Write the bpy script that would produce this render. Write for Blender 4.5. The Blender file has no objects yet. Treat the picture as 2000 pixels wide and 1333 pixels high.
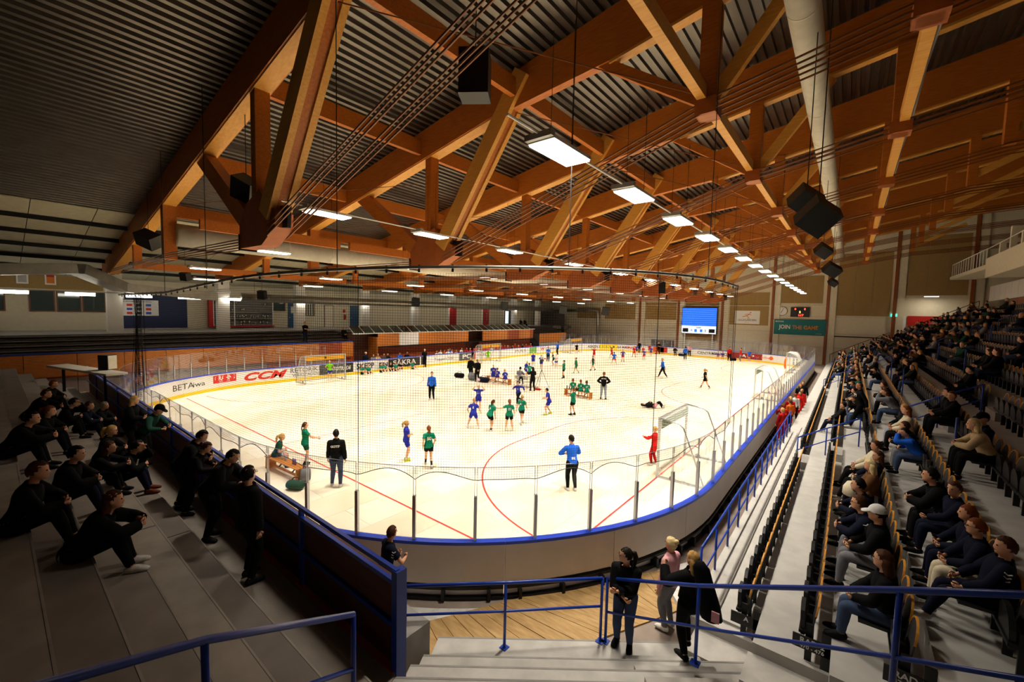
import bpy, bmesh, math, random
import numpy as np
from mathutils import Vector, Matrix
random.seed(7)
SC = bpy.context.scene
COL = SC.collection
PI = math.pi

# ---------------------------------------------------------------- camera, world, exposure
F_PX, YAW, PITCH, ROLL, CAMZ = 820.91, math.radians(38.722), math.radians(-3.845), math.radians(1.329), 5.525
def cam_axes():
    cy, sy, cp, sp = math.cos(YAW), math.sin(YAW), math.cos(PITCH), math.sin(PITCH)
    d = Vector((-sy*cp, cy*cp, sp)); r = Vector((cy, sy, 0)); u = r.cross(d)
    cr, sr = math.cos(ROLL), math.sin(ROLL)
    return d, r*cr + u*sr, u*cr - r*sr
CD, CR, CU = cam_axes()
cam_data = bpy.data.cameras.new('camera'); cam = bpy.data.objects.new('camera', cam_data); COL.objects.link(cam)
cam_data.sensor_width = 36; cam_data.lens = F_PX*36/2000; cam_data.clip_start = 0.05; cam_data.clip_end = 300
m = Matrix((CR, CU, -CD)).transposed().to_4x4(); m.translation = Vector((0, 0, CAMZ)); cam.matrix_world = m
SC.camera = cam
SC.view_settings.view_transform = 'Standard'; SC.view_settings.look = 'None'; SC.view_settings.gamma = 1
SC.view_settings.use_curve_mapping = False
SC.view_settings.exposure = 0.0
try:
    SC.cycles.transparent_max_bounces = 40
except Exception: pass
W = bpy.data.worlds.new('hall_air'); SC.world = W; W.use_nodes = True
W.node_tree.nodes['Background'].inputs[0].default_value = (1.0, 0.85, 0.65, 1); W.node_tree.nodes['Background'].inputs[1].default_value = 0.004
LAMP_W = 132.0      # watts of each ceiling lamp over the rink

# photo pixel -> direction -> point on a known plane
def ray(x, y): return CD + CR*((x-1000)/F_PX) + CU*((666.5-y)/F_PX)
O0 = Vector((0, 0, CAMZ))
def PZ(x, y, z=0.0): v = ray(x, y); return O0 + v*((z-CAMZ)/v.z)
def PY(x, y, Y): v = ray(x, y); return O0 + v*(Y/v.y)
def PX(x, y, X): v = ray(x, y); return O0 + v*(X/v.x)

# ---------------------------------------------------------------- materials
def lin(c):
    if isinstance(c, str):
        c = c.lstrip('#'); c = [int(c[i:i+2], 16)/255 for i in (0, 2, 4)]
        c = [x/12.92 if x <= .04045 else ((x+.055)/1.055)**2.4 for x in c]
    return (c[0], c[1], c[2], 1)
MATS = {}
def mat(name, color, rough=.6, metal=0, var=0.0, scale=4.0, stretch=(1,1,1), color2=None, emit=0, spec=.5, bump=0, thr=None):
    if name in MATS: return MATS[name]
    M = bpy.data.materials.new(name); M.use_nodes = True; nt = M.node_tree; b = nt.nodes['Principled BSDF']
    c = lin(color); b.inputs['Base Color'].default_value = c
    b.inputs['Roughness'].default_value = rough; b.inputs['Metallic'].default_value = metal
    b.inputs['Specular IOR Level'].default_value = spec
    if emit:
        b.inputs['Emission Color'].default_value = c; b.inputs['Emission Strength'].default_value = emit
    if var or color2:
        tc = nt.nodes.new('ShaderNodeTexCoord'); mp = nt.nodes.new('ShaderNodeMapping'); no = nt.nodes.new('ShaderNodeTexNoise')
        mp.inputs['Scale'].default_value = stretch; no.inputs['Scale'].default_value = scale; no.inputs['Detail'].default_value = 5
        nt.links.new(tc.outputs['Object'], mp.inputs[0]); nt.links.new(mp.outputs[0], no.inputs['Vector'])
        rp = nt.nodes.new('ShaderNodeValToRGB')
        lo, hi = thr or (.3, .7)
        rp.color_ramp.elements[0].position = lo; rp.color_ramp.elements[1].position = hi
        c2 = lin(color2) if color2 else tuple(min(1, x*(1+var)) for x in c[:3])+(1,)
        c1 = c if color2 else tuple(x*(1-var) for x in c[:3])+(1,)
        rp.color_ramp.elements[0].color = c1; rp.color_ramp.elements[1].color = c2
        nt.links.new(no.outputs['Fac'], rp.inputs[0]); nt.links.new(rp.outputs[0], b.inputs['Base Color'])
        if bump:
            bp = nt.nodes.new('ShaderNodeBump'); bp.inputs['Strength'].default_value = bump
            nt.links.new(no.outputs['Fac'], bp.inputs['Height']); nt.links.new(bp.outputs[0], b.inputs['Normal'])
    MATS[name] = M
    return M
def glass_mat(name, tint, gloss=.06):
    M = bpy.data.materials.new(name); M.use_nodes = True; nt = M.node_tree
    for n in list(nt.nodes): nt.nodes.remove(n)
    o = nt.nodes.new('ShaderNodeOutputMaterial'); t = nt.nodes.new('ShaderNodeBsdfTransparent'); g = nt.nodes.new('ShaderNodeBsdfGlossy'); mx = nt.nodes.new('ShaderNodeMixShader')
    fr = nt.nodes.new('ShaderNodeLayerWeight'); fr.inputs[0].default_value = .25; mu = nt.nodes.new('ShaderNodeMath'); mu.operation = 'MULTIPLY_ADD'
    mu.inputs[1].default_value = .35; mu.inputs[2].default_value = gloss
    t.inputs[0].default_value = (*tint, 1); g.inputs[0].default_value = (.9, .92, 1, 1); g.inputs['Roughness'].default_value = .03
    nt.links.new(fr.outputs['Facing'], mu.inputs[0]); nt.links.new(mu.outputs[0], mx.inputs[0]); nt.links.new(t.outputs[0], mx.inputs[1]); nt.links.new(g.outputs[0], mx.inputs[2]); nt.links.new(mx.outputs[0], o.inputs[0])
    MATS[name] = M
    return M
M = {}
M['concrete'] = mat('concrete_floor', '#8f7f74', .85, var=.18, scale=2.5)
M['step'] = mat('painted_step', '#a9a49e', .62, var=.14, scale=3, bump=.06)
M['terr_a'] = mat('terrace_shade_tint_a', '#857a70', .7, var=.16, scale=2.4, bump=.06)
M['terr_b'] = mat('terrace_shade_tint_b', '#766b62', .7, var=.18, scale=2.0, bump=.06)
M['terr_c'] = mat('terrace_shade_tint_c', '#91867b', .7, var=.16, scale=3, bump=.06)
M['step_b'] = mat('painted_step_b', '#98928c', .62, var=.16, scale=2.4, bump=.06)
M['step_c'] = mat('painted_step_c', '#b3aea8', .62, var=.14, scale=3.4, bump=.06)
M['step2'] = mat('painted_step_white', '#aeaaa5', .6, var=.10, scale=3)
M['sport'] = mat('sport_floor_sheet', '#e2d4b6', .38, color2='#ece2cc', scale=.55, thr=(.35, .65))
M['sport2'] = mat('sport_floor_sheet_b', '#e9ddc2', .38, color2='#efe7d4', scale=.7, thr=(.35, .65))
M['sport3'] = mat('sport_floor_sheet_c', '#dccdad', .38, color2='#e8dcc2', scale=.6, thr=(.35, .65))
M['glulam'] = mat('glulam_timber', '#a4550e', .5, color2='#bf6f1b', scale=2.2, stretch=(1, 6, 12), thr=(.3, .75))
M['glulam_lit'] = mat('glulam_timber_lit', '#cf8f34', .5, color2='#e0a64c', scale=2.2, stretch=(1, 6, 12), thr=(.3, .75))  # brighter copy of the glulam; light on lower edges put into the colour
M['plyhub'] = mat('brown_plywood_hub', '#94480f', .6, color2='#a4561a', scale=3)
M['rod'] = mat('brown_painted_rod', '#7a4317', .45, metal=.2)
M['deck'] = mat('corrugated_roof_steel', '#6f6961', .36, metal=.9, var=.12, scale=1.2)
M['ceilboard'] = mat('dull_ceiling_board', '#aaa48c', .85, var=.08)
M['deckwhite'] = mat('white_ceiling_board', '#cfc9b8', .8, var=.06)
M['black'] = mat('black_plastic', '#0b0b0c', .5)
M['blacksteel'] = mat('black_steel', '#141416', .45, metal=.4)
M['bluepaint'] = mat('blue_gloss_paint', '#163a9c', .3, var=.1, scale=9)
M['bluecap'] = mat('blue_cap_plastic', '#1c43c4', .35)
M['whitepl'] = mat('white_board_plastic', '#e6e4e2', .35, var=.03)
M['greypl'] = mat('grey_board_back', '#d2cbc2', .5, var=.05, scale=2)
M['yellow'] = mat('yellow_kick_plastic', '#f2c60c', .4)
M['alu'] = mat('aluminium', '#b9bcc0', .32, metal=.85)
M['galv'] = mat('galvanised_duct', '#a7a59c', .38, metal=.75, var=.12, scale=3)
M['white'] = mat('white_paint', '#e8e6e0', .5)
M['cream'] = mat('cream_wall_paint', '#c9bfa6', .8, var=.04)
M['cream2'] = mat('cream_wall_panel', '#d8cfb8', .8, var=.04)
M['tan'] = mat('tan_acoustic_panel', '#9c7f4f', .9, var=.06, scale=8)
M['greywall'] = mat('grey_wall_paint', '#a8a293', .8, var=.05)
M['brownsteel'] = mat('rust_brown_column', '#8a4718', .5)
M['ply'] = mat('stained_plywood', '#b9661f', .5, color2='#cd8236', scale=1.6, stretch=(1, 2, 7), thr=(.25, .75))
M['plyred'] = mat('red_brown_plywood', '#8f3c16', .55, color2='#a84e20', scale=1.6, stretch=(1, 2, 7))
M['plydark'] = mat('dark_brown_plywood', '#4a2416', .6, color2='#5c2e1c', scale=2, stretch=(1, 1, 5))
M['plank'] = mat('raw_pine_plank', '#9a7440', .65, color2='#bc9862', scale=3.0, stretch=(1.2, 6, 6), thr=(.25, .7))
M['bleach'] = mat('dark_bleacher_timber', '#463a30', .7, var=.2)
M['seat'] = mat('black_seat_plastic', '#101011', .45)
M['seatback'] = mat('dark_grey_seat_back', '#312d2e', .6)
M['seatedge'] = mat('orange_plywood_edge', '#d18f2e', .5)
M['red'] = mat('red_paint', '#b5150f', .5)
M['redtape'] = mat('red_floor_tape', '#d1261a', .5)
M['navy'] = mat('navy_wall_panel', '#10204e', .6)
M['doorblue'] = mat('teal_blue_door', '#15466a', .5)
M['frame'] = mat('brown_window_frame', '#6b3a1c', .5)
M['teal'] = mat('teal_banner', '#0d6d70', .7)
M['orange'] = mat('orange_print', '#d97a1c', .7)
M['benchwood'] = mat('varnished_bench_wood', '#b06a22', .35, color2='#c78236', scale=3, stretch=(1, 8, 8))
M['netcord'] = mat('black_net_cord', '#17150f', .9)
M['netwhite'] = mat('white_net_cord', '#cfd2cc', .9)
M['goalblack'] = mat('black_goal_paint', '#1b1b1b', .4)
M['lamp'] = mat('lamp_diffuser', (1, .96, .88), .5, emit=9.0)
M['tube'] = mat('fluorescent_tube', (1, .93, .78), .5, emit=11.0)
M['ledblue'] = mat('blue_screen', (.02, .16, .95), .5, emit=1.1)
M['ledwhite'] = mat('white_screen', (.75, .88, 1), .5, emit=1.2)
M['ledred'] = mat('red_led', (1, .05, .03), .5, emit=4)
M['ledyellow'] = mat('yellow_led', (1, .75, .15), .5, emit=3)
M['exit'] = mat('green_exit_sign', (.05, .75, .55), .5, emit=1.6)
M['glasspane'] = glass_mat('clear_safety_glass', (.93, .935, .95), .025)
M['window'] = mat('window_glass_dark', '#3d4a48', .08, spec=.8)
M['snow'] = mat('white_dirty_mat', '#d8d4cf', .8, color2='#8d8074', scale=5, thr=(.5, .85))
M['greymat'] = mat('grey_concrete_ledge', '#8e8a86', .8, var=.1)
M['carpetgrey'] = mat('grey_rubber', '#6b6866', .8)

# ---------------------------------------------------------------- mesh helpers
class MB:
    def __init__(s): s.v = []; s.f = []
    def add(s, vs, fs):
        n = len(s.v); s.v.extend([tuple(v) for v in vs]); s.f.extend([tuple(i+n for i in f) for f in fs]); return s
    def box(s, x0, x1, y0, y1, z0, z1):
        return s.add([(x0,y0,z0),(x1,y0,z0),(x1,y1,z0),(x0,y1,z0),(x0,y0,z1),(x1,y0,z1),(x1,y1,z1),(x0,y1,z1)],
                     [(0,3,2,1),(4,5,6,7),(0,1,5,4),(1,2,6,5),(2,3,7,6),(3,0,4,7)])
    def prism(s, poly, z0, z1):
        n = len(poly); vs = [(p[0],p[1],z0) for p in poly]+[(p[0],p[1],z1) for p in poly]
        fs = [tuple(range(n))[::-1], tuple(range(n, 2*n))]+[(i,(i+1)%n,(i+1)%n+n,i+n) for i in range(n)]
        return s.add(vs, fs)
    def beam(s, a, b, w, h, up=(0,0,1)):
        a = Vector(a); b = Vector(b); d = (b-a).normalized(); up = Vector(up)
        if abs(d.dot(up)) > .98: up = Vector((0,1,0)) if abs(d.y) < .9 else Vector((1,0,0))
        x = d.cross(up).normalized()*(w/2); y = x.cross(d).normalized()*(h/2)
        vs = [a-x-y, a+x-y, a+x+y, a-x+y, b-x-y, b+x-y, b+x+y, b-x+y]
        return s.add(vs, [(0,3,2,1),(4,5,6,7),(0,1,5,4),(1,2,6,5),(2,3,7,6),(3,0,4,7)])
    def tube(s, pts, r, n=8, closed=False):
        pts = [Vector(p) for p in pts]; k = len(pts); vs = []; prev = None
        for i, p in enumerate(pts):
            if closed: t = pts[(i+1) % k]-pts[i-1]
            else: t = pts[min(i+1, k-1)]-pts[max(i-1, 0)]
            t.normalize()
            if prev is None:
                a = Vector((0,0,1)) if abs(t.z) < .9 else Vector((1,0,0)); x = t.cross(a).normalized()
            else:
                x = (prev - t*prev.dot(t)).normalized()
            prev = x; y = t.cross(x)
            rr = r[i] if isinstance(r, (list, tuple)) else r
            for j in range(n):
                a = 2*PI*j/n; vs.append(p + x*(math.cos(a)*rr) + y*(math.sin(a)*rr))
        fs = []
        for i in range(k if closed else k-1):
            for j in range(n):
                a = i*n+j; b = i*n+(j+1) % n; c = ((i+1) % k)*n+(j+1) % n; d = ((i+1) % k)*n+j
                fs.append((a, b, c, d))
        if not closed: fs += [tuple(range(n))[::-1], tuple(range((k-1)*n, k*n))]
        return s.add(vs, fs)
    def ell(s, c, r, n=10, m=7):
        vs = [(c[0], c[1], c[2]-r[2])]; fs = []
        for i in range(1, m):
            a = -PI/2+PI*i/m
            for j in range(n):
                b = 2*PI*j/n; vs.append((c[0]+r[0]*math.cos(a)*math.cos(b), c[1]+r[1]*math.cos(a)*math.sin(b), c[2]+r[2]*math.sin(a)))
        vs.append((c[0], c[1], c[2]+r[2])); L = len(vs)-1
        for j in range(n): fs.append((0, 1+(j+1) % n, 1+j)); fs.append((L, L-n+j, L-n+(j+1) % n))
        for i in range(m-2):
            for j in range(n): a = 1+i*n; fs.append((a+j, a+(j+1) % n, a+n+(j+1) % n, a+n+j))
        return s.add(vs, fs)
    def disc(s, c, r, axis='y', n=20, th=.02):
        c = Vector(c); e = {'x': Vector((1,0,0)), 'y': Vector((0,1,0)), 'z': Vector((0,0,1))}[axis]
        return s.tube([c-e*th/2, c+e*th/2], r, n)
    def mesh(s, name, smooth=False):
        me = bpy.data.meshes.new(name); me.from_pydata(s.v, [], s.f); me.update()
        if smooth: me.shade_smooth()
        return me
def link(o, parent=None):
    COL.objects.link(o)
    if parent is not None: o.parent = parent
    return o
def ob(name, mb, material, parent=None, smooth=False, loc=None, rotz=None):
    me = mb if isinstance(mb, bpy.types.Mesh) else mb.mesh(name, smooth)
    o = bpy.data.objects.new(name, me)
    if material is not None and len(me.materials) == 0: me.materials.append(M[material] if isinstance(material, str) else material)
    link(o, parent)
    if loc is not None: o.location = loc
    if rotz is not None: o.rotation_euler = (0, 0, rotz)
    return o
def tag(o, label, cat, group=None):
    o['label'] = label; o['category'] = cat
    if group: o['group'] = group
    return o
def thing(name, label, cat, loc=(0,0,0), rotz=0, group=None):
    o = bpy.data.objects.new(name, None); COL.objects.link(o); o.empty_display_size = .2
    o.location = loc; o.rotation_euler = (0, 0, rotz); return tag(o, label, cat, group)
def struct(name, mb, material, parent=None, smooth=False):
    o = ob(name, mb, material, parent, smooth)
    if parent is None: o['kind'] = 'structure'
    return o
def dup(root, loc, rotz=None, label=None, group=None):
    def rec(o, par):
        c = o.copy(); COL.objects.link(c); c.parent = par
        for ch in list(o.children): rec(ch, c)
        return c
    r = rec(root, None); r.location = loc
    if rotz is not None: r.rotation_euler = (0, 0, rotz)
    if label: r['label'] = label
    if group: r['group'] = group
    return r
TMP = bpy.data.scenes.new('workbench')
def evaluated(o):
    TMP.collection.objects.link(o); vl = TMP.view_layers[0]; vl.update(); me = bpy.data.meshes.new_from_object(o.evaluated_get(vl.depsgraph)); TMP.collection.objects.unlink(o); return me
def text_mesh(body, size, bold=0.0, shear=0.0, extrude=.002, align='CENTER'):
    cu = bpy.data.curves.new('lettering', 'FONT'); cu.body = body; cu.size = size; cu.align_x = align; cu.align_y = 'CENTER'
    cu.offset = bold; cu.shear = shear; cu.extrude = extrude; cu.resolution_u = 3
    o = bpy.data.objects.new('lettering', cu); me = evaluated(o)
    bpy.data.objects.remove(o); bpy.data.curves.remove(cu); me.materials.clear(); return me
def text_at(body, size, matname, origin, right, up, parent, bold=0, shear=0, width=None, name='lettering'):
    me = text_mesh(body, size, bold, shear)
    if len(me.vertices) == 0: return None
    right = Vector(right).normalized(); up = Vector(up).normalized(); nrm = right.cross(up)
    if width:
        xs = [v.co.x for v in me.vertices]; k = width/max(1e-6, max(xs)-min(xs))
    else: k = 1
    mm = Matrix((right*k, up, nrm)).transposed().to_4x4(); mm.translation = Vector(origin); me.transform(mm); me.update()
    return ob(name, me, matname, parent)
def clip_poly(poly, planes):
    """convex clip; plane (a,b,c) keeps a*x+b*y<=c"""
    for a, b, c in planes:
        out = []; n = len(poly)
        for i in range(n):
            p, q = poly[i], poly[(i+1) % n]; dp = a*p[0]+b*p[1]-c; dq = a*q[0]+b*q[1]-c
            if dp <= 0: out.append(p)
            if (dp < 0 < dq) or (dq < 0 < dp):
                t = dp/(dp-dq); out.append((p[0]+(q[0]-p[0])*t, p[1]+(q[1]-p[1])*t))
        poly = out
        if len(poly) < 3: return []
    return poly
# ================================================================ RINK
XR, XL, Y0, Y1, RC = -2.66, -32.45, 3.5, 61.3, 8.5
_segs = []      # (length, function u->(x,y,tx,ty))
def _arc(cx, cy, a0):       # a0 start angle, travelling clockwise
    def f(u):
        a = a0 - u/RC; return (cx+RC*math.cos(a), cy+RC*math.sin(a), math.sin(a), -math.cos(a))
    return (RC*PI/2, f)
def _line(x0, y0, x1, y1):
    L = math.hypot(x1-x0, y1-y0); tx, ty = (x1-x0)/L, (y1-y0)/L
    return (L, lambda u: (x0+tx*u, y0+ty*u, tx, ty))
_segs = [_arc(XR-RC, Y0+RC, 0), _line(XR-RC, Y0, XL+RC, Y0), _arc(XL+RC, Y0+RC, -PI/2), _line(XL, Y0+RC, XL, Y1-RC),
         _arc(XL+RC, Y1-RC, PI), _line(XL+RC, Y1, XR-RC, Y1), _arc(XR-RC, Y1-RC, PI/2), _line(XR, Y1-RC, XR, Y0+RC)]
PER = sum(s[0] for s in _segs)
def path(s, off=0.0):
    s %= PER
    for L, f in _segs:
        if s <= L: break
        s -= L
    x, y, tx, ty = f(s); nx, ny = -ty, tx
    return Vector((x+nx*off, y+ny*off, 0)), Vector((tx, ty, 0)), Vector((nx, ny, 0))
_samp = [(s*PER/1600, path(s*PER/1600)[0]) for s in range(1600)]
def s_of(x, y): return min(_samp, key=lambda q: (q[1].x-x)**2+(q[1].y-y)**2)[0]
def strip(mb, s0, s1, o0, o1, z0, z1, n=5):
    """closed bar of rectangular section swept along the rink outline"""
    vs = []
    for i in range(n+1):
        s = s0+(s1-s0)*i/n
        for o, z in ((o0, z0), (o1, z0), (o1, z1), (o0, z1)):
            p = path(s, o)[0]; vs.append((p.x, p.y, z))
    fs = [(0,1,2,3), tuple(4*n+k for k in (3,2,1,0))]
    for i in range(n):
        for k in range(4): a = 4*i+k; b = 4*i+(k+1) % 4; fs.append((a, a+4, b+4, b))
    return mb.add(vs, fs)

# ground slab and the sports floor laid in sheets
struct('floor', MB().box(-47, 18, -14, 67, -.3, -.03), 'concrete')
planes = []
for i in range(160):
    p, t, n = path(i*PER/160, -.005); planes.append((n.x, n.y, n.x*p.x+n.y*p.y))
sf = thing('sports_floor', 'pale wooden sheet floor with red court lines laid inside the rink boards', 'sports floor', (-17.5, 32, -.03))
pl = []
r = 0; x = XL
while x < XR:
    y = Y0-(1.22 if r % 2 else 0)
    while y < Y1:
        poly = clip_poly([(x+.003, y+.003), (x+1.22-.003, y+.003), (x+1.22-.003, y+2.44-.003), (x+.003, y+2.44-.003)], planes)
        if len(poly) > 2: pl.append(poly)
        y += 2.44
    x += 1.22; r += 1
def cen(p): return (sum(q[0] for q in p)/len(p), sum(q[1] for q in p)/len(p))
pl.sort(key=lambda p: math.hypot(*cen(p)))
rest = MB(); shared = {}
for i, p in enumerate(pl):
    c = cen(p); z = random.uniform(-.0008, .0008)
    if i < 290:
        key = len(p) == 4 and abs(p[0][0]-p[1][0]) > 1.2 and abs(p[1][1]-p[2][1]) > 2.4
        k = random.choice(['sport', 'sport', 'sport2', 'sport3'])
        if key:
            if k not in shared: shared[k] = MB().prism([(q[0]-c[0], q[1]-c[1]) for q in p], 0, .03).mesh('floor_sheet'); shared[k].materials.append(M[k])
            ob('floor_sheet', shared[k], None, sf, loc=(c[0]+17.5, c[1]-32, z))
        else:
            ob('floor_sheet', MB().prism([(q[0]-c[0], q[1]-c[1]) for q in p], 0, .03), k, sf, loc=(c[0]+17.5, c[1]-32, z))
    else: rest.prism([(q[0]+17.5, q[1]-32) for q in p], 0, .03)
o = ob('floor_sheets_far', rest, 'sport', sf); o['kind'] = 'stuff'
# court lines
def line_strip(pts, w=.055):
    mb = MB(); vs = []; fs = []
    for i, p in enumerate(pts):
        a = pts[max(0, i-1)]; b = pts[min(len(pts)-1, i+1)]; t = Vector((b[0]-a[0], b[1]-a[1], 0)).normalized(); n = Vector((-t.y, t.x, 0))*w/2
        vs += [(p[0]+n.x+17.5, p[1]+n.y-32, .0325), (p[0]-n.x+17.5, p[1]-n.y-32, .0325)]
        if i: fs.append((2*i-2, 2*i-1, 2*i+1, 2*i))
    mb.add(vs, fs); return ob('court_line', mb, 'redtape', sf)
def goal_arc(gx, gy0, sgn):
    pts = []
    for i in range(25):
        a = -PI/2+PI/2*i/24; pts.append((gx-sgn*6*math.cos(a), gy0+6*math.sin(a)))
    for i in range(25):
        a = PI/2*i/24; pts.append((gx-sgn*6*math.cos(a), gy0+3.08+6*math.sin(a)))
    return [q for q in pts if all(a*q[0]+b*q[1] <= c for a, b, c in planes)]
GY = [14.2, 32.85, 51.3]
for k, g in enumerate(GY):
    y0, y1 = g-7, g+10.1
    y1 = min(y1, Y1-.1)
    for gx, sgn in ((-4.85, 1), (-30.46, -1)):
        line_strip(goal_arc(gx, g, sgn), .055 if k == 0 else .05)
        ys = [q for q in (y0+.01*i for i in range(int((y1-y0)*100))) if all(a*gx+b*q <= c for a, b, c in planes)]
        line_strip([(gx, ys[0]), (gx, ys[-1])])
    for yy in (y0, y1):
        xs = [q for q in (-30.46+.05*i for i in range(513)) if all(a*q+b*yy <= c for a, b, c in planes)]
        line_strip([(xs[0], yy), (xs[-1], yy)], .055 if yy == y0 and k == 0 else .04)
    line_strip([(-17.6, y0), (-17.6, y1)], .04)

# boards
NB = 69; LB = PER/NB; OFF = RC*math.radians(43.5) % LB
boards = []
for i in range(NB):
    s0 = OFF+i*LB; s1 = s0+LB; sm = (s0+s1)/2; p, t, n = path(sm)
    left_side = p.x < XL+.3 and 17 < p.y < 50
    near = p.y < 20
    side = 'near' if p.y < Y0+6 else 'far' if p.y > Y1-6 else 'left' if p.x < -20 else 'right'
    lab = {'near': 'white rink board with grey back and blue cap at the end under the net',
           'far': 'white rink board with blue cap rail in front of the wall with the screen',
           'left': 'white rink board with blue cap and yellow kick strip before the brown plywood',
           'right': 'white rink board with blue cap rail along the seat rows'}[side]
    b = thing('rink_board', lab, 'rink board', (p.x, p.y, -.03), 0, 'rink boards at the '+side+' side')
    inv = lambda mb: ([(v[0]-p.x, v[1]-p.y, v[2]+.03) for v in mb.v], mb.f)
    def part(name, mb, m_, par=None):
        vs, fs = inv(mb); q = MB(); q.add(vs, fs); return ob(name, q, m_, par or b)
    g = .006
    part('panel', strip(MB(), s0+g, s1-g, 0, .02, .0, 1.07), 'whitepl')
    part('back_panel', strip(MB(), s0+g, s1-g, .075, .10, .30, 1.06), 'greypl')
    fr = MB(); strip(fr, s0+.02, s1-.02, .03, .12, .18, .24); strip(fr, s0+.02, s1-.02, .04, .14, -.02, .03)
    for ss in (s0+.3, sm, s1-.3): strip(fr, ss-.03, ss+.03, .03, .2, .0, .2, 1)
    part('base_frame', fr, 'blacksteel')
    part('cap_rail', strip(MB(), s0+.002, s1-.002, -.02, .125, 1.07, 1.13), 'bluecap')
    part('kick_strip', strip(MB(), s0+.003, s1-.003, -.014, 0, .0, .2), 'yellow')
    boards.append(dict(o=b, s0=s0, s1=s1, sm=sm, p=p))
    if not left_side:
        for k in (0, 1):
            a = s0+k*LB/2; c = a+LB/4
            pst = MB(); strip(pst, c-.03, c+.03, .02, .085, 1.0, 2.0, 1)
            part('post', pst, 'alu')
            cl = MB(); strip(cl, c-.035, c+.035, .03, .06, 2.43, 2.57, 1)
            part('glass_clip', cl, 'glasspane')
            # pane between this post and the next one
            n0, n1 = c+.018, c+LB/2-.018
            pane = part('glass_pane', strip(MB(), n0, n1, .040, .052, 1.13, 2.57, 3), 'glasspane')
            ed = MB(); strip(ed, n0, n0+.008, .039, .053, 1.14, 2.56, 1); strip(ed, n1-.008, n1, .039, .053, 1.14, 2.56, 1); strip(ed, n0, n1, .039, .053, 2.562, 2.568, 3)
            part('pane_edge', ed, 'alu', pane)
def board_at(s):
    s %= PER
    return min(boards, key=lambda b: min(abs(b['sm'] % PER-s), PER-abs(b['sm'] % PER-s)))
def path_mesh(me, s, zc, off, label_name, m_, k=1.0, kz=1.0):
    """bend a flat mesh (x right, y up) round the inside of the rink"""
    b = board_at(s)
    for v in me.vertices:
        p = path(s+v.co.x*k, -off-v.co.z)[0]; v.co = (p.x-b['p'].x, p.y-b['p'].y, zc+v.co.y*kz+.03)
    me.update(); return ob(label_name, me, m_, b['o'])
def ad_text(body, s, zc, h, m_, width=None, bold=0, shear=0):
    me = text_mesh(body, h, bold, shear, .001)
    if not len(me.vertices): return
    xs = [v.co.x for v in me.vertices]; k = width/(max(xs)-min(xs)) if width else 1
    path_mesh(me, s, zc, .009, 'lettering', m_, k)
def ad_plate(s, w, z0, z1, m_, off=.004):
    b = board_at(s); mb = MB(); strip(mb, s-w/2, s+w/2, -off-.003, -.001, z0, z1, max(2, int(w/.5)))
    ob('advert', MB().add([(v[0]-b['p'].x, v[1]-b['p'].y, v[2]+.03) for v in mb.v], mb.f), m_, b['o'])
M['adred'] = mat('advert_red', '#d02a1d', .5); M['adblack'] = mat('advert_black', '#1d1c1f', .5); M['adgrey'] = mat('advert_grey', '#55575c', .5)
M['adgreen'] = mat('advert_green', '#6fae4e', .5); M['adyellow'] = mat('advert_yellow', '#f0d21a', .5); M['admaroon'] = mat('advert_maroon', '#8a1f1c', .5)
M['adorange'] = mat('advert_orange', '#e2631b', .5); M['adtext'] = mat('advert_dark_text', '#33343a', .5); M['adblue'] = mat('advert_blue', '#2750b8', .5)
def s_px(px, py):       # point on the left board seen at that pixel
    q = PX(px, py, XL); return s_of(q.x, q.y)
sg = s_px(432, 750); ad_plate(sg, 1.5, .48, .98, 'adred'); ad_text('GRAHNS', sg, .78, .42, 'whitepl', 1.3, .012); ad_text('KONFEKTYR', sg, .56, .13, 'whitepl', .7)
ad_text('CCM', s_px(515, 738), .62, .72, 'adred', 2.9, .03, .35)
ad_text('RETORIK', s_px(595, 725), .78, .5, 'adtext', 2.1); ad_text('VERKSTADEN', s_px(597, 737), .42, .34, 'adgrey', 2.0)
sg = s_px(658, 728); ad_plate(sg, 2.9, .24, 1.04, 'adblack'); ad_text('AUTOTRADE', sg+.2, .62, .42, 'whitepl', 2.1, .008, .2)
ad_text('SKEPP', s_px(714, 720), .62, .66, 'adtext', 1.7, .02)
sg = s_px(790, 714); ad_plate(sg, 3.6, .24, 1.04, 'adblack'); ad_text('SÄKRA', sg, .64, .66, 'whitepl', 2.6, .012)
ad_text('EN', s_px(748, 718), .62, .5, 'adtext', .9, .015)
ad_plate(s_px(826, 712), .55, .24, 1.04, 'adblack')
ad_text('Toppers Stål', s_px(867, 703), .62, .42, 'adtext', 2.6)
sg = s_px(912, 700); ad_plate(sg, 2.3, .24, 1.04, 'adgrey'); ad_text('PC', sg, .64, .62, 'whitepl', 1.3, .02)
ad_plate(s_px(925, 697), .6, .24, 1.04, 'adred'); ad_text('OSTEN', s_px(945, 694), .66, .42, 'adtext', 1.9)
ad_text('PULS', s_px(1017, 688), .7, .46, 'adtext', 2.2); ad_plate(s_px(1041, 686), 1.6, .26, 1.02, 'adgreen')
ad_text('W', s_px(1060, 684), .7, .5, 'adred', 1.0, .02); ad_text('Cinda', s_px(1076, 682), .65, .5, 'adtext', 2.4)
ad_text('iwa', s_px(362, 762), .62, .42, 'adtext', .8)
ad_text('BETA', s_px(300, 775), .62, .5, 'adtext', 1.5)
def s_far(px): q = PY(px, 690, Y1); return s_of(q.x, q.y)
for px, body, m_, w in [(1137, 'ASKEN E', 'adtext', 2.2), (1214, 'MAGA MAGA', 'adtext', 2.6), (1232, 'SNÖ', 'adred', 1.8), (1405, 'VALKO', 'adtext', 2.0), (1380, 'CENTRAL', 'adgrey', 2.4)]:
    ad_text(body, s_far(px), .62, .48, m_, w, .01)
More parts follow.
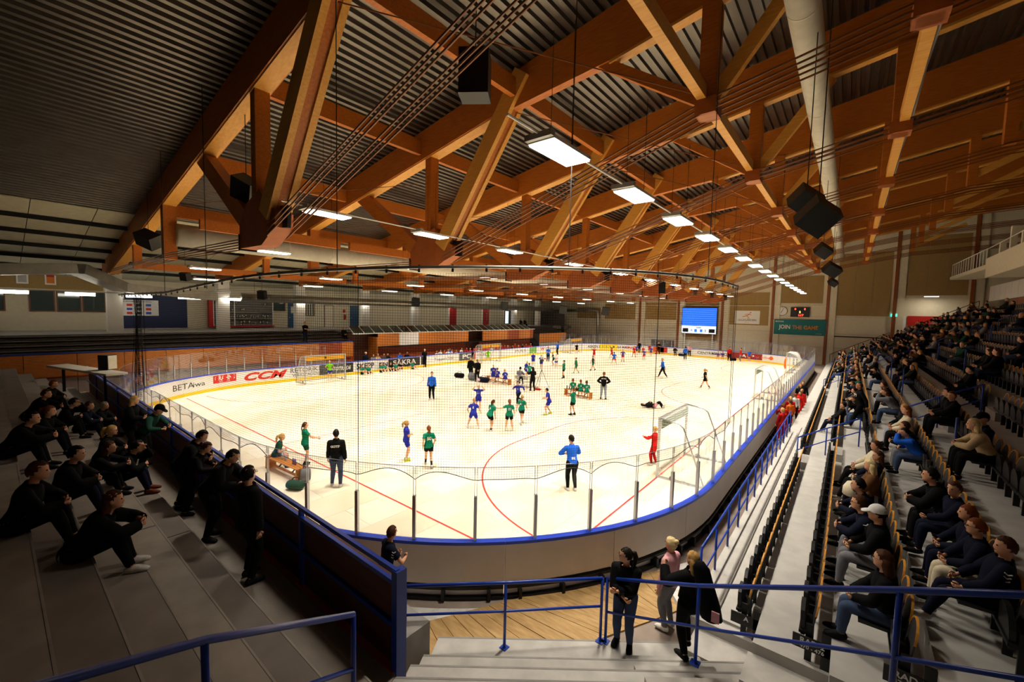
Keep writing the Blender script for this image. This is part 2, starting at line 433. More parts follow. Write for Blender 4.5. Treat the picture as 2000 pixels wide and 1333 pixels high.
sg = s_far(1184); ad_plate(sg, 2.8, .26, 1.02, 'adyellow'); ad_text('SOLDATEN.SE', sg, .64, .34, 'adtext', 2.3, .008)
for px, w, m_ in [(1286, 1.6, 'adorange'), (1297, 1.0, 'adred'), (1455, 4.2, 'admaroon')]: ad_plate(s_far(px), w, .26, 1.02, m_)
ad_text('AMP', s_far(1462), .62, .5, 'whitepl', 1.5, .02)
ad_text('Swedbank', s_far(1500), .64, .44, 'adorange', 2.3)
me = bpy.data.meshes.new('logo'); md = MB()
md.tube([(0, 0, 0), (0, 0, .004)], .24, 20); me.from_pydata(md.v, [], md.f); path_mesh(me, s_far(1518), .64, .009, 'logo', 'adorange')
sR = s_of(XR, 57.5); ad_plate(s_of(XR-1.2, 58.6), 2.2, .2, 1.05, 'whitepl'); ad_text('RTC', s_of(XR-1.2, 58.6), .78, .5, 'adtext', 1.4, .02); ad_text('BST', s_of(XR-1.2, 58.6), .38, .5, 'adtext', 1.4, .02)
for px_, py_, far_, lab_ in [(432, 750, 0, 'rink board with a red patch of white lettering'), (515, 738, 0, 'rink board with three big slanted red letters'), (595, 725, 0, 'rink board with two lines of dark thin lettering'), (658, 728, 0, 'rink board with slanted white lettering on black behind the goal'), (714, 720, 0, 'rink board with bold dark lettering next to the black advert'), (790, 714, 0, 'rink board with wide white capitals on black'),
        (867, 703, 0, 'rink board with thin grey lettering before the children in white'), (912, 700, 0, 'rink board with two fat white letters on grey'), (945, 694, 0, 'rink board with grey capitals beside a red strip'), (1017, 688, 0, 'rink board with four thin capitals beside a green square'), (1060, 684, 0, 'rink board with a red zigzag letter'),
        (1184, 684, 1, 'rink board with a yellow advert'), (1232, 684, 1, 'rink board with three red capitals'), (1462, 694, 1, 'rink board with white letters on a maroon advert'), (1500, 694, 1, 'rink board with orange lettering and an orange disc'), (1405, 690, 1, 'rink board with dark capitals behind the seated children in purple')]:
    board_at(s_far(px_) if far_ else s_px(px_, py_))['o']['label'] = 'white '+lab_
# worn pink sticker on the back of the near board
q = path(RC*math.radians(27), .101); qb = board_at(RC*math.radians(27))

# ---------------------------------------------------------------- safety net round the near end
s_r, s_l = -1.8, RC*PI/2+(XR-RC+20.0)
def track_z(s):
    p = path(s)[0]; return 6.45-.55*min(1, max(0, (p.x-XR)/(-11.0)))
nt_ = thing('safety_net', 'black mesh safety net hung from a curved grey pipe above the glass', 'net', (path(0)[0].x, path(0)[0].y, 2.3))
bx, by = nt_.location.x, nt_.location.y
def L_(p, z): return (p.x-bx, p.y-by, z-2.3)
def net_bot(s):
    c = (s-OFF-LB/4) % (LB/2)/(LB/2); return 2.30+.22*math.sin(PI*c)**.8*(.55+.45*math.sin(s*1.7))
mesh_ = MB(); cell = .05; w = .0019; vs = []; fs = []
s = s_r
while s < s_l:
    p, t, n = path(s, .03); a = L_(p-t*w, net_bot(s)); b_ = L_(p+t*w, net_bot(s)); c = L_(p+t*w, track_z(s)-.06); d = L_(p-t*w, track_z(s)-.06)
    k = len(vs); vs += [a, b_, c, d]; fs.append((k, k+1, k+2, k+3)); s += cell
z = 2.32; NS = int((s_l-s_r)/.23)
while z < 6.4:
    prev = None
    for i in range(NS+1):
        s = s_r+(s_l-s_r)*i/NS; p, t, n = path(s, .03); top = track_z(s)-.06
        if z > top or z < net_bot(s): prev = None; continue
        k = len(vs); vs += [L_(p, z-w), L_(p, z+w)]
        if prev is not None: fs.append((prev, k, k+1, prev+1))
        prev = k
    z += cell
o = ob('net_mesh', mesh_.add(vs, fs), 'netcord', nt_); o['kind'] = 'stuff'
pts = [Vector(L_(path(s_r+(s_l+4-s_r)*i/90, .03)[0], track_z(s_r+(s_l-s_r)*i/90))) for i in range(91)]
ob('track_pipe', MB().tube(pts, .032, 10), 'galv', nt_, True)
for i in range(0, 90, 2):
    q = pts[i]; ob('hanger_clip', MB().box(q.x-.015, q.x+.015, q.y-.015, q.y+.015, q.z-.09, q.z+.045), 'black', nt_)
ob('edge_rope', MB().tube([L_(path(s_r+(s_l-s_r)*i/240, .03)[0], net_bot(s_r+(s_l-s_r)*i/240)) for i in range(241)], .008, 5), 'black', nt_)
for s in (s_r, s_r+.25, RC*math.radians(21), RC*math.radians(63), s_l):
    p = path(s, .03)[0]; ob('hanging_cord', MB().tube([L_(p, net_bot(s)-.0), L_(p, track_z(s))], .007, 5), 'black', nt_)
# gathered end of the net, hanging in folds at the far corner of the end
gp = path(s_l, .03)[0]; gv = MB()
for k in range(70):
    u = random.random(); x0 = gp.x-.2-1.1*u; y0 = gp.y+.15*math.sin(u*19); x1 = gp.x-.1-.8*u; y1 = gp.y+.1*math.sin(u*23)
    gv.tube([(x1-bx, y1-by, 3.55), ((x0+x1)/2-bx, (y0+y1)/2-by, 2.2+.1*random.random()), (x0-.4*u*u-bx, y0-by, -.6+.3*random.random())], .0028, 3)
for k in range(46):
    z_ = -.4+k*.085; gv.tube([(gp.x-.1-1.1*u-bx-.1*(4-z_)*.3*u, gp.y+.12*math.sin(u*19)-by, z_+.05*math.sin(u*9)) for u in (0, .2, .4, .6, .8, 1)], .0028, 3)
o = ob('gathered_net', gv, 'netcord', nt_); o['kind'] = 'stuff'
# cables that carry the pipe from the roof
def hang_cable(p, ztop, dx=0):
    return tag(ob('suspension_cable', MB().tube([(0, 0, 0), (dx, 0, ztop-p.z)], .009, 5), 'black', loc=p), 'thin black cable running from the roof down to the net pipe', 'cable', 'cables holding the net pipe')
for s in (RC*math.radians(8), RC*math.radians(36), RC*math.radians(66), RC*PI/2+1.5, RC*PI/2+5.5):
    p = path(s, .03)[0]; hang_cable(Vector((p.x, p.y, track_z(s))), 12.2+.18*(p.x+5.5))

# ---------------------------------------------------------------- goals
def make_goal(loc, rotz, label, board_m, letter=None):
    """goal mouth along local y (0..3.08), opening towards -x; depth along +x"""
    g = thing('handball_goal', label, 'goal', loc, rotz)
    for yy in (0, 3.08): ob('post', MB().box(-.04, .04, yy-.04, yy+.04, 0, 2.08), 'alu', g)
    ob('crossbar', MB().box(-.04, .04, .04, 3.04, 2.0, 2.08), 'alu', g)
    for yy in (0, 3.08):
        ob('ground_bar', MB().beam((.04, yy, .03), (1.5, yy, .03), .06, .06), 'alu', g)
        ob('stay', MB().tube([(.02, yy, 2.05), (.62, yy, 1.98), (.78, yy, 1.86), (1.5, yy, .06)], .025, 8), 'alu', g, True)
    ob('rear_bar', MB().beam((1.5, 0, .03), (1.5, 3.08, .03), .06, .06), 'alu', g)
    bd = ob('board_strip', MB().box(.045, .06, .06, 3.02, 1.68, 1.98), board_m, g)
    if letter:
        me = text_mesh(letter, .26, .012); mm = Matrix(((0, 0, -1), (-1, 0, 0), (0, 1, 0))).to_4x4(); mm.translation = Vector((.042, 1.54, 1.83)); me.transform(mm); ob('lettering', me, 'adblack', bd)
    for yy in (.02, 3.06):
        ob('wheel', MB().tube([(.5, yy-.05, .09), (.5, yy-.02, .09)], .09, 14), 'carpetgrey', g)
    # net: back, roof and two cheeks
    nm = MB(); c = .1; w_ = .0035
    prof = [(.02, 2.04), (.62, 1.97), (.78, 1.85), (1.5, .05)]
    def at(u):
        L = [math.dist(prof[i], prof[i+1]) for i in range(3)]; u *= sum(L)
        for i in range(3):
            if u <= L[i]+1e-6: k = u/L[i]; return (prof[i][0]+(prof[i+1][0]-prof[i][0])*k, prof[i][1]+(prof[i+1][1]-prof[i][1])*k)
            u -= L[i]
        return prof[-1]
    n = 28
    for i in range(n+1):
        x_, z_ = at(i/n); nm.tube([(x_, 0, z_), (x_+.02, 1.54, z_-.03), (x_, 3.08, z_)], w_, 3)
    k = 0.0
    while k < 3.08: nm.tube([(at(i/6)[0], k, at(i/6)[1]) for i in range(7)], w_, 3); k += c
    for yy in (0, 3.08):
        z_ = .1
        while z_ < 2.0:
            xm = 1.5-(z_-.05)*.4 if z_ < 1.85 else .7
            nm.tube([(.03, yy, z_), (max(.05, xm), yy, z_)], w_, 3); z_ += c
        x_ = .1
        while x_ < 1.48:
            zt = 2.0 if x_ < .7 else max(.1, .05+(1.5-x_)/.4); zt = min(zt, 1.98)
            nm.tube([(x_, yy, .04), (x_, yy, zt)], w_, 3); x_ += c
    o = ob('goal_net', nm, 'netwhite', g); o['kind'] = 'stuff'
    return g
M['goldboard'] = mat('amber_goal_board', '#e0a526', .55); M['greenboard'] = mat('green_grey_goal_board', '#5d6a4c', .6)
make_goal((-4.85, GY[0], 0), 0, 'large aluminium handball goal with a green-grey board under its crossbar beside the near corner', 'greenboard')
make_goal((-30.46, GY[0]+3.08, 0), PI, 'aluminium handball goal with amber board lettered R by the slanted red letters', 'goldboard', 'R')
make_goal((-4.85, GY[1], 0), 0, 'aluminium handball goal by the glass halfway along the seat rows', 'greenboard')
make_goal((-30.46, GY[1]+3.08, 0), PI, 'aluminium handball goal with amber board in front of the children in red', 'goldboard', 'R')
make_goal((-4.85, GY[2], 0), 0, 'aluminium handball goal in the corner beside the advert with an orange disc', 'greenboard')
make_goal((-30.46, GY[2]+3.08, 0), PI, 'aluminium handball goal with amber board in the far corner by the dark stairs', 'goldboard')
# ================================================================ ROOF
def zt(x): return 14.6+.183*(x+5.53)          # top of the rafters = underside of the deck
XD0, XD1, YD0, YD1 = -29.5, 17.0, -14.0, 65.0
TY = [5.3+6.6*k for k in range(9)]
prof = []; x = XD0; PER_R = .30
while x < XD1:
    prof += [(x, 0), (x+.12, 0), (x+.15, .11), (x+.27, .11)]; x += PER_R
vs = []; fs = []
for i, (px_, dz) in enumerate(prof):
    z = zt(px_)+dz+.01; vs += [(px_, YD0, z), (px_, YD1, z)]
    if i: fs.append((2*i-2, 2*i, 2*i+1, 2*i-1))
ceil_ = struct('ceiling', MB().add(vs, fs), 'deck')
wb = MB(); n = 12
for i in range(int((YD1-YD0)/2.2)):
    y = YD0+2.2*i
    for xa, xb in ((-29.45, -37.0), (-37.03, -45.5)):
        pts = [(xa, y+.015, zt(xa)-.05), (xb, y+.015, zt(xb)-.05), (xb, y+2.185, zt(xb)-.05), (xa, y+2.185, zt(xa)-.05)]
        if 2 < y < 62: ob('ceiling_board', MB().add(pts+[(q[0], q[1], q[2]+.04) for q in pts], [(0,1,2,3),(7,6,5,4),(0,4,5,1),(1,5,6,2),(2,6,7,3),(3,7,4,0)]), 'ceilboard', ceil_)
        else: wb.add(pts+[(q[0], q[1], q[2]+.04) for q in pts], [(0,1,2,3),(7,6,5,4),(0,4,5,1),(1,5,6,2),(2,6,7,3),(3,7,4,0)])
o = ob('ceiling_board_rest', wb, 'ceilboard', ceil_); o['kind'] = 'stuff'
for xx in (-31.5, -34, -36.5, -39, -41.5): ob('joist', MB().box(xx-.05, xx+.05, 0, 64, zt(xx)-.28, zt(xx)-.06), 'blacksteel', ceil_)

def xz_prism(poly, y0, y1):
    n = len(poly); vs = [(p[0], y0, p[1]) for p in poly]+[(p[0], y1, p[1]) for p in poly]
    return MB().add(vs, [tuple(range(n)), tuple(range(n, 2*n))[::-1]]+[(i, i+n, (i+1) % n+n, (i+1) % n) for i in range(n)])
def make_truss():
    t = thing('roof_truss', 'x', 'roof truss', (-14, 0, 7.3))
    def P(name, mb, m_, par=None, smooth=False):
        q = MB(); q.add([(v[0]+14, v[1], v[2]-7.3) for v in mb.v], mb.f); return ob(name, q, m_, par or t, smooth)
    xa, xb, xc = -40.2, -9.6, 16.0
    for yy in (-.20, .20):
        P('top_chord', xz_prism([(xa, zt(xa)-.75), (-37, zt(-37)-1.12), (xb, zt(xb)-1.15), (xb, zt(xb)), (xa, zt(xa))], yy-.09, yy+.09), 'glulam')
    P('flange', xz_prism([(-38, zt(-38)-1.2), (xb-.3, zt(xb)-1.24), (xb-.3, zt(xb)-1.12), (-38, zt(-38)-1.08)], -.24, .24), 'glulam_lit')
    P('top_chord', xz_prism([(xb-.1, zt(xb)-1.2), (-6, zt(-6)-1.5), (xc, zt(xc)-1.45), (xc, zt(xc)), (xb-.1, zt(xb))], -.15, .15), 'glulam')
    P('flange', xz_prism([(-6, zt(-6)-1.58), (xc, zt(xc)-1.53), (xc, zt(xc)-1.45), (-6, zt(-6)-1.5)], -.16, .16), 'glulam_lit')
    P('diagonal', MB().beam((-20.3, 0, zt(-20.3)-.1), (-14.8, 0, 8.1), .36, .62), 'glulam')
    for yy, m_ in ((-.22, 'glulam_lit'), (0, 'glulam'), (.22, 'glulam_lit')):
        P('diagonal', MB().beam((-9.2, yy, zt(-9.2)-.2), (-13.2, yy, 8.15), .18 if yy else .25, .62 if yy else .5), m_)
    P('post', MB().beam((-14.05, 0, zt(-14.05)-1.1), (-14.05, 0, 8.0), .34, .42), 'glulam')
    hub = P('hub', xz_prism([(-15.15, 7.35), (-13.5, 7.32), (-12.55, 7.75), (-12.5, 8.15), (-13.0, 8.45), (-13.6, 8.95), (-14.6, 8.65), (-15.15, 8.1)], -.24, .24), 'plyhub')
    P('hub_plate', MB().box(-15.22, -15.14, -.26, .26, 7.3, 7.8), 'blacksteel', hub)
    P('hub_plate', MB().beam((-12.48, 0, 7.75), (-12.42, 0, 8.35), .5, .1), 'blacksteel', hub)
    P('post', MB().beam((-24.4, 0, zt(-24.4)-1.0), (-24.4, 0, 7.6), .4, .5), 'glulam')
    P('post', MB().beam((-31.0, 0, zt(-31)-.9), (-31.0, 0, 7.5), .3, .36), 'glulam')
    P('post', MB().beam((-3.2, 0, 13.6), (-3.2, 0, 10.7), .42, .42), 'glulam')
    P('hub_plate', MB().box(-3.45, -2.95, -.3, .3, 10.7, 11.1), 'plyhub')
    P('diagonal', MB().beam((-3.1, 0, 11.1), (-1.0, 0, 13.85), .2, .34), 'glulam_lit')
    P('diagonal', MB().beam((-3.3, 0, 11.1), (-6.3, 0, 13.1), .2, .3), 'glulam')
    P('post', MB().beam((.87, 0, 14.3), (.87, 0, 11.5), .42, .42), 'glulam')
    P('hub_plate', MB().box(.6, 1.15, -.3, .3, 11.5, 11.85), 'plyhub')
    P('diagonal', MB().beam((4.4, 0, 13.0), (8.0, 0, 14.9), .22, .3), 'glulam_lit')
    P('post', MB().beam((4.4, 0, 15.2), (4.4, 0, 12.5), .36, .36), 'glulam')
    for k in range(6):
        yy = (-.27 if k % 2 else .27); dz = .14*(k//2)
        P('tie_rod', MB().tube([(-15.1, yy, 7.45+dz*.6), (-24.4, yy, 7.62+dz*.6), (-38.8, yy, 7.55+dz*.5)], .022, 6), 'rod')
        P('tie_rod', MB().tube([(-13.0, yy, 7.55+dz), (-3.2, yy, 10.75+dz), (.87, yy, 11.55+dz), (4.4, yy, 12.2+dz), (12, yy, 12.6+dz)], .024, 6), 'rod')
    return t
truss0 = make_truss()
ords = ['nearest the end stand', 'second from the end stand', 'third from the end stand', 'fourth from the end stand', 'fifth from the end stand', 'fourth from the screen wall', 'third from the screen wall', 'second from the screen wall', 'next to the screen wall']
for k, y in enumerate(TY):
    lab = 'orange glulam roof truss with steel tie rods, '+ords[k]
    if k == 0: truss0.location = (-14, y, 7.3); truss0['label'] = lab; truss0['group'] = 'roof trusses across the hall'
    else: dup(truss0, (-14, y, 7.3), None, lab, 'roof trusses across the hall')
# timbers that run from truss to truss
def brace_line(x, z, w, h, m_, label, y_from=0, last=None):
    me = MB().beam((0, .26, 0), (0, 6.6-.26, 0), w, h).mesh('brace_beam'); me.materials.append(M[m_])
    for k in range(-1 if y_from < 0 else 0, 8):
        tag(ob('brace_beam', me, None, loc=(x, TY[0]+6.6*k, z)), label, 'roof beam', label.split(' between')[0])
brace_line(-3.3, 11.25, .22, .34, 'glulam_lit', 'lit-toned timber brace low between the short middle posts of neighbouring trusses', -1)
brace_line(.95, 11.98, .24, .34, 'glulam_lit', 'lit-toned timber brace with a white cable between truss posts over the seat rows', -1)
brace_line(-9.5, zt(-9.5)-.62, .2, .6, 'glulam', 'orange purlin between truss rafters above the wide diagonals')
brace_line(-14.5, zt(-14.5)-.62, .2, .6, 'glulam', 'orange purlin between truss rafters above the hanging posts')
brace_line(-20.4, zt(-20.4)-.62, .2, .6, 'glulam', 'orange purlin between truss rafters over the lamp rows')
brace_line(-26.4, zt(-26.4)-.62, .2, .6, 'glulam', 'orange purlin between truss rafters beside the white duct')
brace_line(-32.0, 7.75, .2, .4, 'glulam', 'low orange timber between trusses above the brown plywood')
brace_line(-21.0, 8.85, .18, .42, 'glulam', 'low orange timber between trusses beside the white duct')
for k in range(8):
    y = TY[0]+6.6*k
    tag(ob('brace_wire', MB().tube([(-9.6, 0, zt(-9.6)-1.3), (-3.2, 6.6, 11.2)], .018, 5), 'rod', loc=(0, y, 0)), 'thin slanting steel rod between two trusses', 'steel rod', 'bracing rods')
    tag(ob('brace_wire', MB().tube([(-24.4, 0, 10.0), (-15, 6.6, 11.0)], .014, 5), 'rod', loc=(0, y, 0)), 'thin slanting steel rod between two trusses', 'steel rod', 'bracing rods')
tag(ob('cable', MB().tube([(1.13, -1.0+i*3.3, 12.17-(.05 if i % 2 else .28)) for i in range(19)], .03, 6), 'white'), 'white cable running along the timber brace over the seat rows', 'cable')

# ---------------------------------------------------------------- lamps over the floor
def make_lamp():
    t = thing('ceiling_lamp', 'x', 'lamp')
    hb = MB().box(-.27, .27, -.62, .62, .03, .09)
    ob('housing', hb, 'white', t)
    ob('gear_box', MB().box(-.27, .27, -.72, -.6, .05, .15), 'greywall', t)
    ob('diffuser', MB().box(-.25, .25, -.6, .6, 0, .03), 'lamp', t)
    for xx in (-.22, .22): ob('suspension_wire', MB().tube([(xx, 0, .09), (xx, 0, 2.2)], .006, 4), 'black', t)
    return t
lamp0 = make_lamp(); nl = 0
LA = bpy.data.lights.new('lamp_light', 'AREA'); LA.shape = 'RECTANGLE'; LA.size = .5; LA.size_y = 1.2; LA.energy = LAMP_W; LA.color = (1, .92, .77); LA.spread = math.radians(106)
def lamp_row(x, z, ys, label, group):
    global nl
    for y in ys:
        if nl == 0: t = lamp0; t.location = (x, y, z); t['label'] = label; t['group'] = group
        else: t = dup(lamp0, (x, y, z), None, label, group)
        l = bpy.data.objects.new('lamp_light', LA); COL.objects.link(l); l.parent = t; l.location = (0, 0, -.012); nl += 1
lamp_row(-4.2, 8.36, [6.5+3.3*k for k in range(16)], 'white rectangular lamp in the row hung on a pipe beside the seat rows', 'lamp row beside the seats')  # last lamp added past the row's end to light the far wall
lamp_row(-12.0, 8.22, [6.28, 10.17, 14.7, 20.2, 26.25, 31.7, 37.4, 43.0, 48.6, 53.4, 59.0], 'white rectangular lamp hung near the brown truss hubs', 'lamp row at the hubs')
lamp_row(-18.6, 7.75, [7.4+6.6*k for k in range(9)], 'white rectangular lamp in the row between the hubs and the white duct', 'lamp row before the duct')  # row lengthened by an added lamp that brightens the far wall
lamp_row(-25.6, 7.35, [7.0+6.6*k for k in range(9)], 'white rectangular lamp hung under the white duct', 'lamp row under the duct')  # final lamp likewise added for more light on the far wall
lamp_row(-31.0, 7.1, [8.5+6.6*k for k in range(8)], 'white rectangular lamp hung above the boards with adverts', 'lamp row over the advert boards')
def conduit(x, z, y0, y1, label):
    tag(ob('conduit', MB().tube([(0, 0, 0), (0, y1-y0, 0)], .022, 6), 'white', loc=(x, y0, z)), label, 'pipe')
conduit(-4.2, 8.50, 5.0, 54.0, 'thin white conduit linking the lamps beside the seat rows')
conduit(-12.0, 8.36, 5.0, 52.0, 'thin white conduit linking the lamps at the truss hubs')

# ---------------------------------------------------------------- ducts
def duct(name, pts, r, m_, label, ring=2.4, nseg=20):
    a = Vector(pts[0]); t = thing(name, label, 'duct', a)
    ob('duct_body', MB().tube([Vector(p)-a for p in pts], r, nseg), m_, t, True)
    for i in range(len(pts)-1):
        p, q = Vector(pts[i])-a, Vector(pts[i+1])-a; L = (q-p).length; d = (q-p).normalized(); k = ring
        while k < L: ob('seam_ring', MB().tube([p+d*(k-.02), p+d*(k+.02)], r*1.025, nseg), m_, t); k += ring
    return t
duct('supply_duct', [(-24.2, 5.5, 8.72), (-24.2, 63, 8.72)], .52, 'deckwhite', 'fat white round duct with seams running under the roof along the hall')
q = PZ(1594, 175, 12.75); duct('supply_duct', [(q.x, -3, 12.75), (q.x, 62, 12.75)], .34, 'deckwhite', 'white round duct under the roof above the seat rows', 3.0)
q = PX(700, 590, -40.3); sd = duct('spiral_duct', [(-40.3, 13.5, q.z), (-40.3, 61, q.z)], .36, 'galv', 'galvanised spiral duct along the top of the left wall', 1.0)
for k in range(12): ob('hanger', MB().tube([(0, 1+4*k, .3), (0, 1+4*k, zt(-40.3)-q.z-.05)], .012, 5), 'blacksteel', sd)
q = PY(1100, 607, 63.4); q2 = PY(1168, 606, 63.4); q3 = PY(1168, 676, 63.4); q3.z = -.03
duct('drop_duct', [q, (q2.x-.5, q2.y, q2.z), (q2.x-.1, q2.y, q2.z-.3), (q2.x, q2.y, q2.z-.8), q3], .26, 'galv', 'grey duct that bends down the wall behind the far corner goal', 50)
t = thing('box_duct', 'grey rectangular duct bending down towards the first white column', 'duct', PX(0, 530, -37.0))
pts = [PX(-40, 527, -37.0), PX(150, 525, -37.0), PX(238, 562, -40.0), PX(420, 580, -40.2)]
for i in range(3): ob('duct_body', MB().beam(pts[i]-t.location, pts[i+1]-t.location, .9, .62), 'galv', t)

# ---------------------------------------------------------------- loudspeakers hung from the roof
def speaker(px, py, depth, w, h, dd, tilt, roll, label, top=None):
    v = ray(px, py); p = O0+v*(depth/v.dot(CD)); t = thing('loudspeaker', label, 'loudspeaker', p)
    mb = MB().box(-w/2, w/2, -dd/2, dd/2, -h/2, h/2); c = ob('cabinet', mb, 'black', t)
    g = ob('grille', MB().box(-w/2+.03, w/2-.03, dd/2, dd/2+.012, -h/2+.03, h/2-.03), 'blacksteel', t)
    e = ob('edge_trim', MB().box(-w/2-.004, w/2+.004, -dd/2-.004, dd/2+.004, -h/2-.012, -h/2), 'black', t)
    for q_ in (c, g, e): q_.rotation_euler = (tilt, roll, YAW*.9)
    ob('chain', MB().tube([(0, 0, h/2*.8), (0, 0, zt(p.x)-p.z-.10)], .012, 5), 'black', t)
    return t
speaker(928, 148, 8.9, .62, .9, .5, 0, 0, 'big black loudspeaker hung upright beside the tie rods')
speaker(481, 370, 13.5, .72, .7, .5, .5, .5, 'black loudspeaker tilted beside the first truss hub', 11)
speaker(290, 468, 19.5, .85, .6, .6, .6, .4, 'black loudspeaker hung under the low end of the first truss', 9)
speaker(1575, 392, 10.5, .62, .5, .55, .7, .55, 'black loudspeaker, upper of the pair over the seat rows', 13)
speaker(1597, 423, 9.5, .62, .62, .5, .7, .55, 'black loudspeaker, lower of the pair over the seat rows', 13)
speaker(1608, 490, 21, .62, .5, .5, .7, .55, 'black loudspeaker hung behind the pair over the seats', 13)
speaker(1625, 527, 25, .8, .6, .5, .7, .5, 'tilted black loudspeaker hung third along the seat rows', 13)
speaker(1627, 552, 33, .55, .4, .5, .7, .5, 'small black loudspeaker farthest along the seat rows', 13)
speaker(1293, 562, 36, .45, 1.0, .5, 0, 0, 'black column loudspeaker hung among the far trusses', 11)
for px, py, dp in [(362, 540, 26), (512, 576, 34), (812, 590, 43), (985, 598, 53), (1100, 605, 60), (1183, 608, 66)]:
    speaker(px, py, dp, .62*dp/36, .66*dp/36, .4, .3, .1, 'small black loudspeaker in the row under the galvanised duct', 9.5)['group'] = 'loudspeakers along the left wall'
# ================================================================ STANDS
# ---- corner section and end stand (terrace steps)
TH = YAW; NX, NY = math.sin(TH), -math.cos(TH); UX, UY = math.cos(TH), math.sin(TH)
def st(s, t): return (NX*s+UX*t, NY*s+UY*t)
lx0, ly0, lx1, ly1 = -4.25, 3.15, -2.35, -.15          # line between end stand and corner
ca, cb = (ly1-ly0), -(lx1-lx0); cc = ca*lx0+cb*ly0      # a*x+b*y = c
right_of = (ca, cb, cc) if ca*0+cb*6 < cc else (-ca, -cb, -cc)
left_of = tuple(-q for q in right_of)
corner = bpy.data.objects.new('stand_corner', None); COL.objects.link(corner); corner['kind'] = 'structure'
ends = bpy.data.objects.new('stand_end', None); COL.objects.link(ends); ends['kind'] = 'structure'
diag = (.773, 1, 6.46)                                   # the seat rows begin beyond this line
for j in range(16):
    s0 = -6.47+.5*j-(.2 if j == 0 else 0); z = .1+.28*j
    poly = [st(s0, -9), st(s0, 9), st(-6.47+.5*j+.5 if j < 15 else s0+6, 9), st(-6.47+.5*j+.5 if j < 15 else s0+6, -9)]
    poly = clip_poly(poly, [right_of, diag, (1, 0, 12), (0, -1, 9)])
    if len(poly) > 2: ob('step', MB().prism(poly, max(-.3, z-1.2), z), ['step_c', 'step'][j % 2], corner)
    nos = clip_poly([st(s0, -9), st(s0, 9), st(s0+.03, 9), st(s0+.03, -9)], [right_of, diag, (1, 0, 12), (0, -1, 9)])
    if len(nos) > 2: ob('nosing', MB().prism(nos, z-.02, z+.003), 'greymat', corner)
# half-height stair blocks in the corner aisle
for j in range(0, 12):
    s0 = -6.47+.5*j; t0 = 1.9-.02*j
    poly = clip_poly([st(s0-.24, t0), st(s0-.24, t0+1.15), st(s0, t0+1.15), st(s0, t0)], [right_of, diag])
    if len(poly) > 2 and j: ob('stair_block', MB().prism(poly, .1+.28*(j-1), .1+.28*j-.14), 'step', corner)
WALK_Z = .965
for j in range(-1, 22):
    y1 = 2.61-.475*j if j >= 0 else 3.1; y0 = 2.61-.475*(j+1)
    z = 1.24+.28*j if j >= 0 else WALK_Z
    poly = clip_poly([(-30.5, y0 if j < 21 else -13), (0, y0 if j < 21 else -13), (0, y1), (-30.5, y1)], [left_of])
    if len(poly) > 2: ob('step', MB().prism(poly, max(-.1, z-.9), z), ['terr_a', 'terr_b', 'terr_c'][(j*7) % 3], ends)  # alternating tints put shading differences into the tread colour
    if j >= 0:
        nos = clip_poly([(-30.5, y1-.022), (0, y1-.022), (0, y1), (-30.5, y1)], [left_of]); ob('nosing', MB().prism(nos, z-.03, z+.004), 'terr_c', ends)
        if j < 5: ob('joint', MB().box(-8.945, -8.925, y0+.06, y1-.03, z, z+.003), 'black', ends)
# ---- plywood parapet of the end stand with blue rails
par = thing('parapet', 'dark brown plywood parapet with double blue top rail in front of the end stand', 'parapet', (-17, 3.12, 0))
ztop = 2.27; x = -4.2; k = 0
while x > -30:
    w = min(2.6, x+30.4); ob('panel', MB().box(x-w+.05+17, x-.05+17, -.02, .02, .86, ztop-.14), 'plydark', par)
    ob('upright', MB().box(x-.035+17, x+.035+17, -.07, .0, .9, ztop-.02), 'bluepaint', par); x -= w
ob('upright', MB().box(-4.27+17, -4.16+17, -.09, .06, .62, ztop+.02), 'bluepaint', par)
for zz, h in ((ztop, .06), (ztop-.16, .06), (1.55, .06)): ob('rail', MB().box(-30.4+17, -4.2+17, -.075, -.02, zz-h/2, zz+h/2), 'bluepaint', par)
ob('curb', MB().box(-30.4+17, -4.2+17, -.12, .03, .6, .98), 'plyred', par)
# ---- tube rails
def tube_rail(label, posts, hs, r=.024, name='guard_rail', m_='bluepaint', group=None, bend=True, foot=True):
    """posts: list of base points; hs: heights of the horizontal tubes"""
    a = Vector(posts[0]); t = thing(name, label, 'railing', a, 0, group)
    P = [Vector(p)-a for p in posts]; top = hs[0]
    for p in P:
        ob('upright', MB().tube([p, p+Vector((0, 0, top))], r, 8), m_, t, True)
        if foot: ob('foot_plate', MB().box(p.x-.06, p.x+.06, p.y-.06, p.y+.06, p.z, p.z+.012), m_, t)
    for h in hs: ob('rail', MB().tube([p+Vector((0, 0, h)) for p in P], r*(1.15 if h == top else .85), 8), m_, t, True)
    return t
def bpt(px, py, z): q = PZ(px, py, z); return (q.x, q.y, z)
tube_rail('blue tube railing above the raw pine planks', [bpt(791, 1275, .1), bpt(985, 1266, .1), bpt(1172, 1254, .1)], [1.1, .62])
tube_rail('blue tube railing climbing beside the corner steps past the row signs', [bpt(1182, 1254, .1), (-1.36, 5.82, .84), (.45, 4.58, 2.24), (2.3, 3.35, 3.6)], [1.1, .52])
tube_rail('blue bent handrail going up the end stand steps', [(-3.45, 2.03, 1.58), (-3.05, .777, 2.32), (-2.71, .115, 2.71), (-2.3, -.75, 3.2)], [1.1, .56])
pr = [(-1.84, 7.9+1.13*i, .1) for i in range(14)]
tube_rail('long blue railing with two rails between the rink corridor and the first seat row', pr, [1.27, .72], .022)
tube_rail('short blue railing at the foot of the seat rows beside the pine planks', [(-2.05, 8.2, 0), (-1.95, 7.55, 0)], [.95, .5])

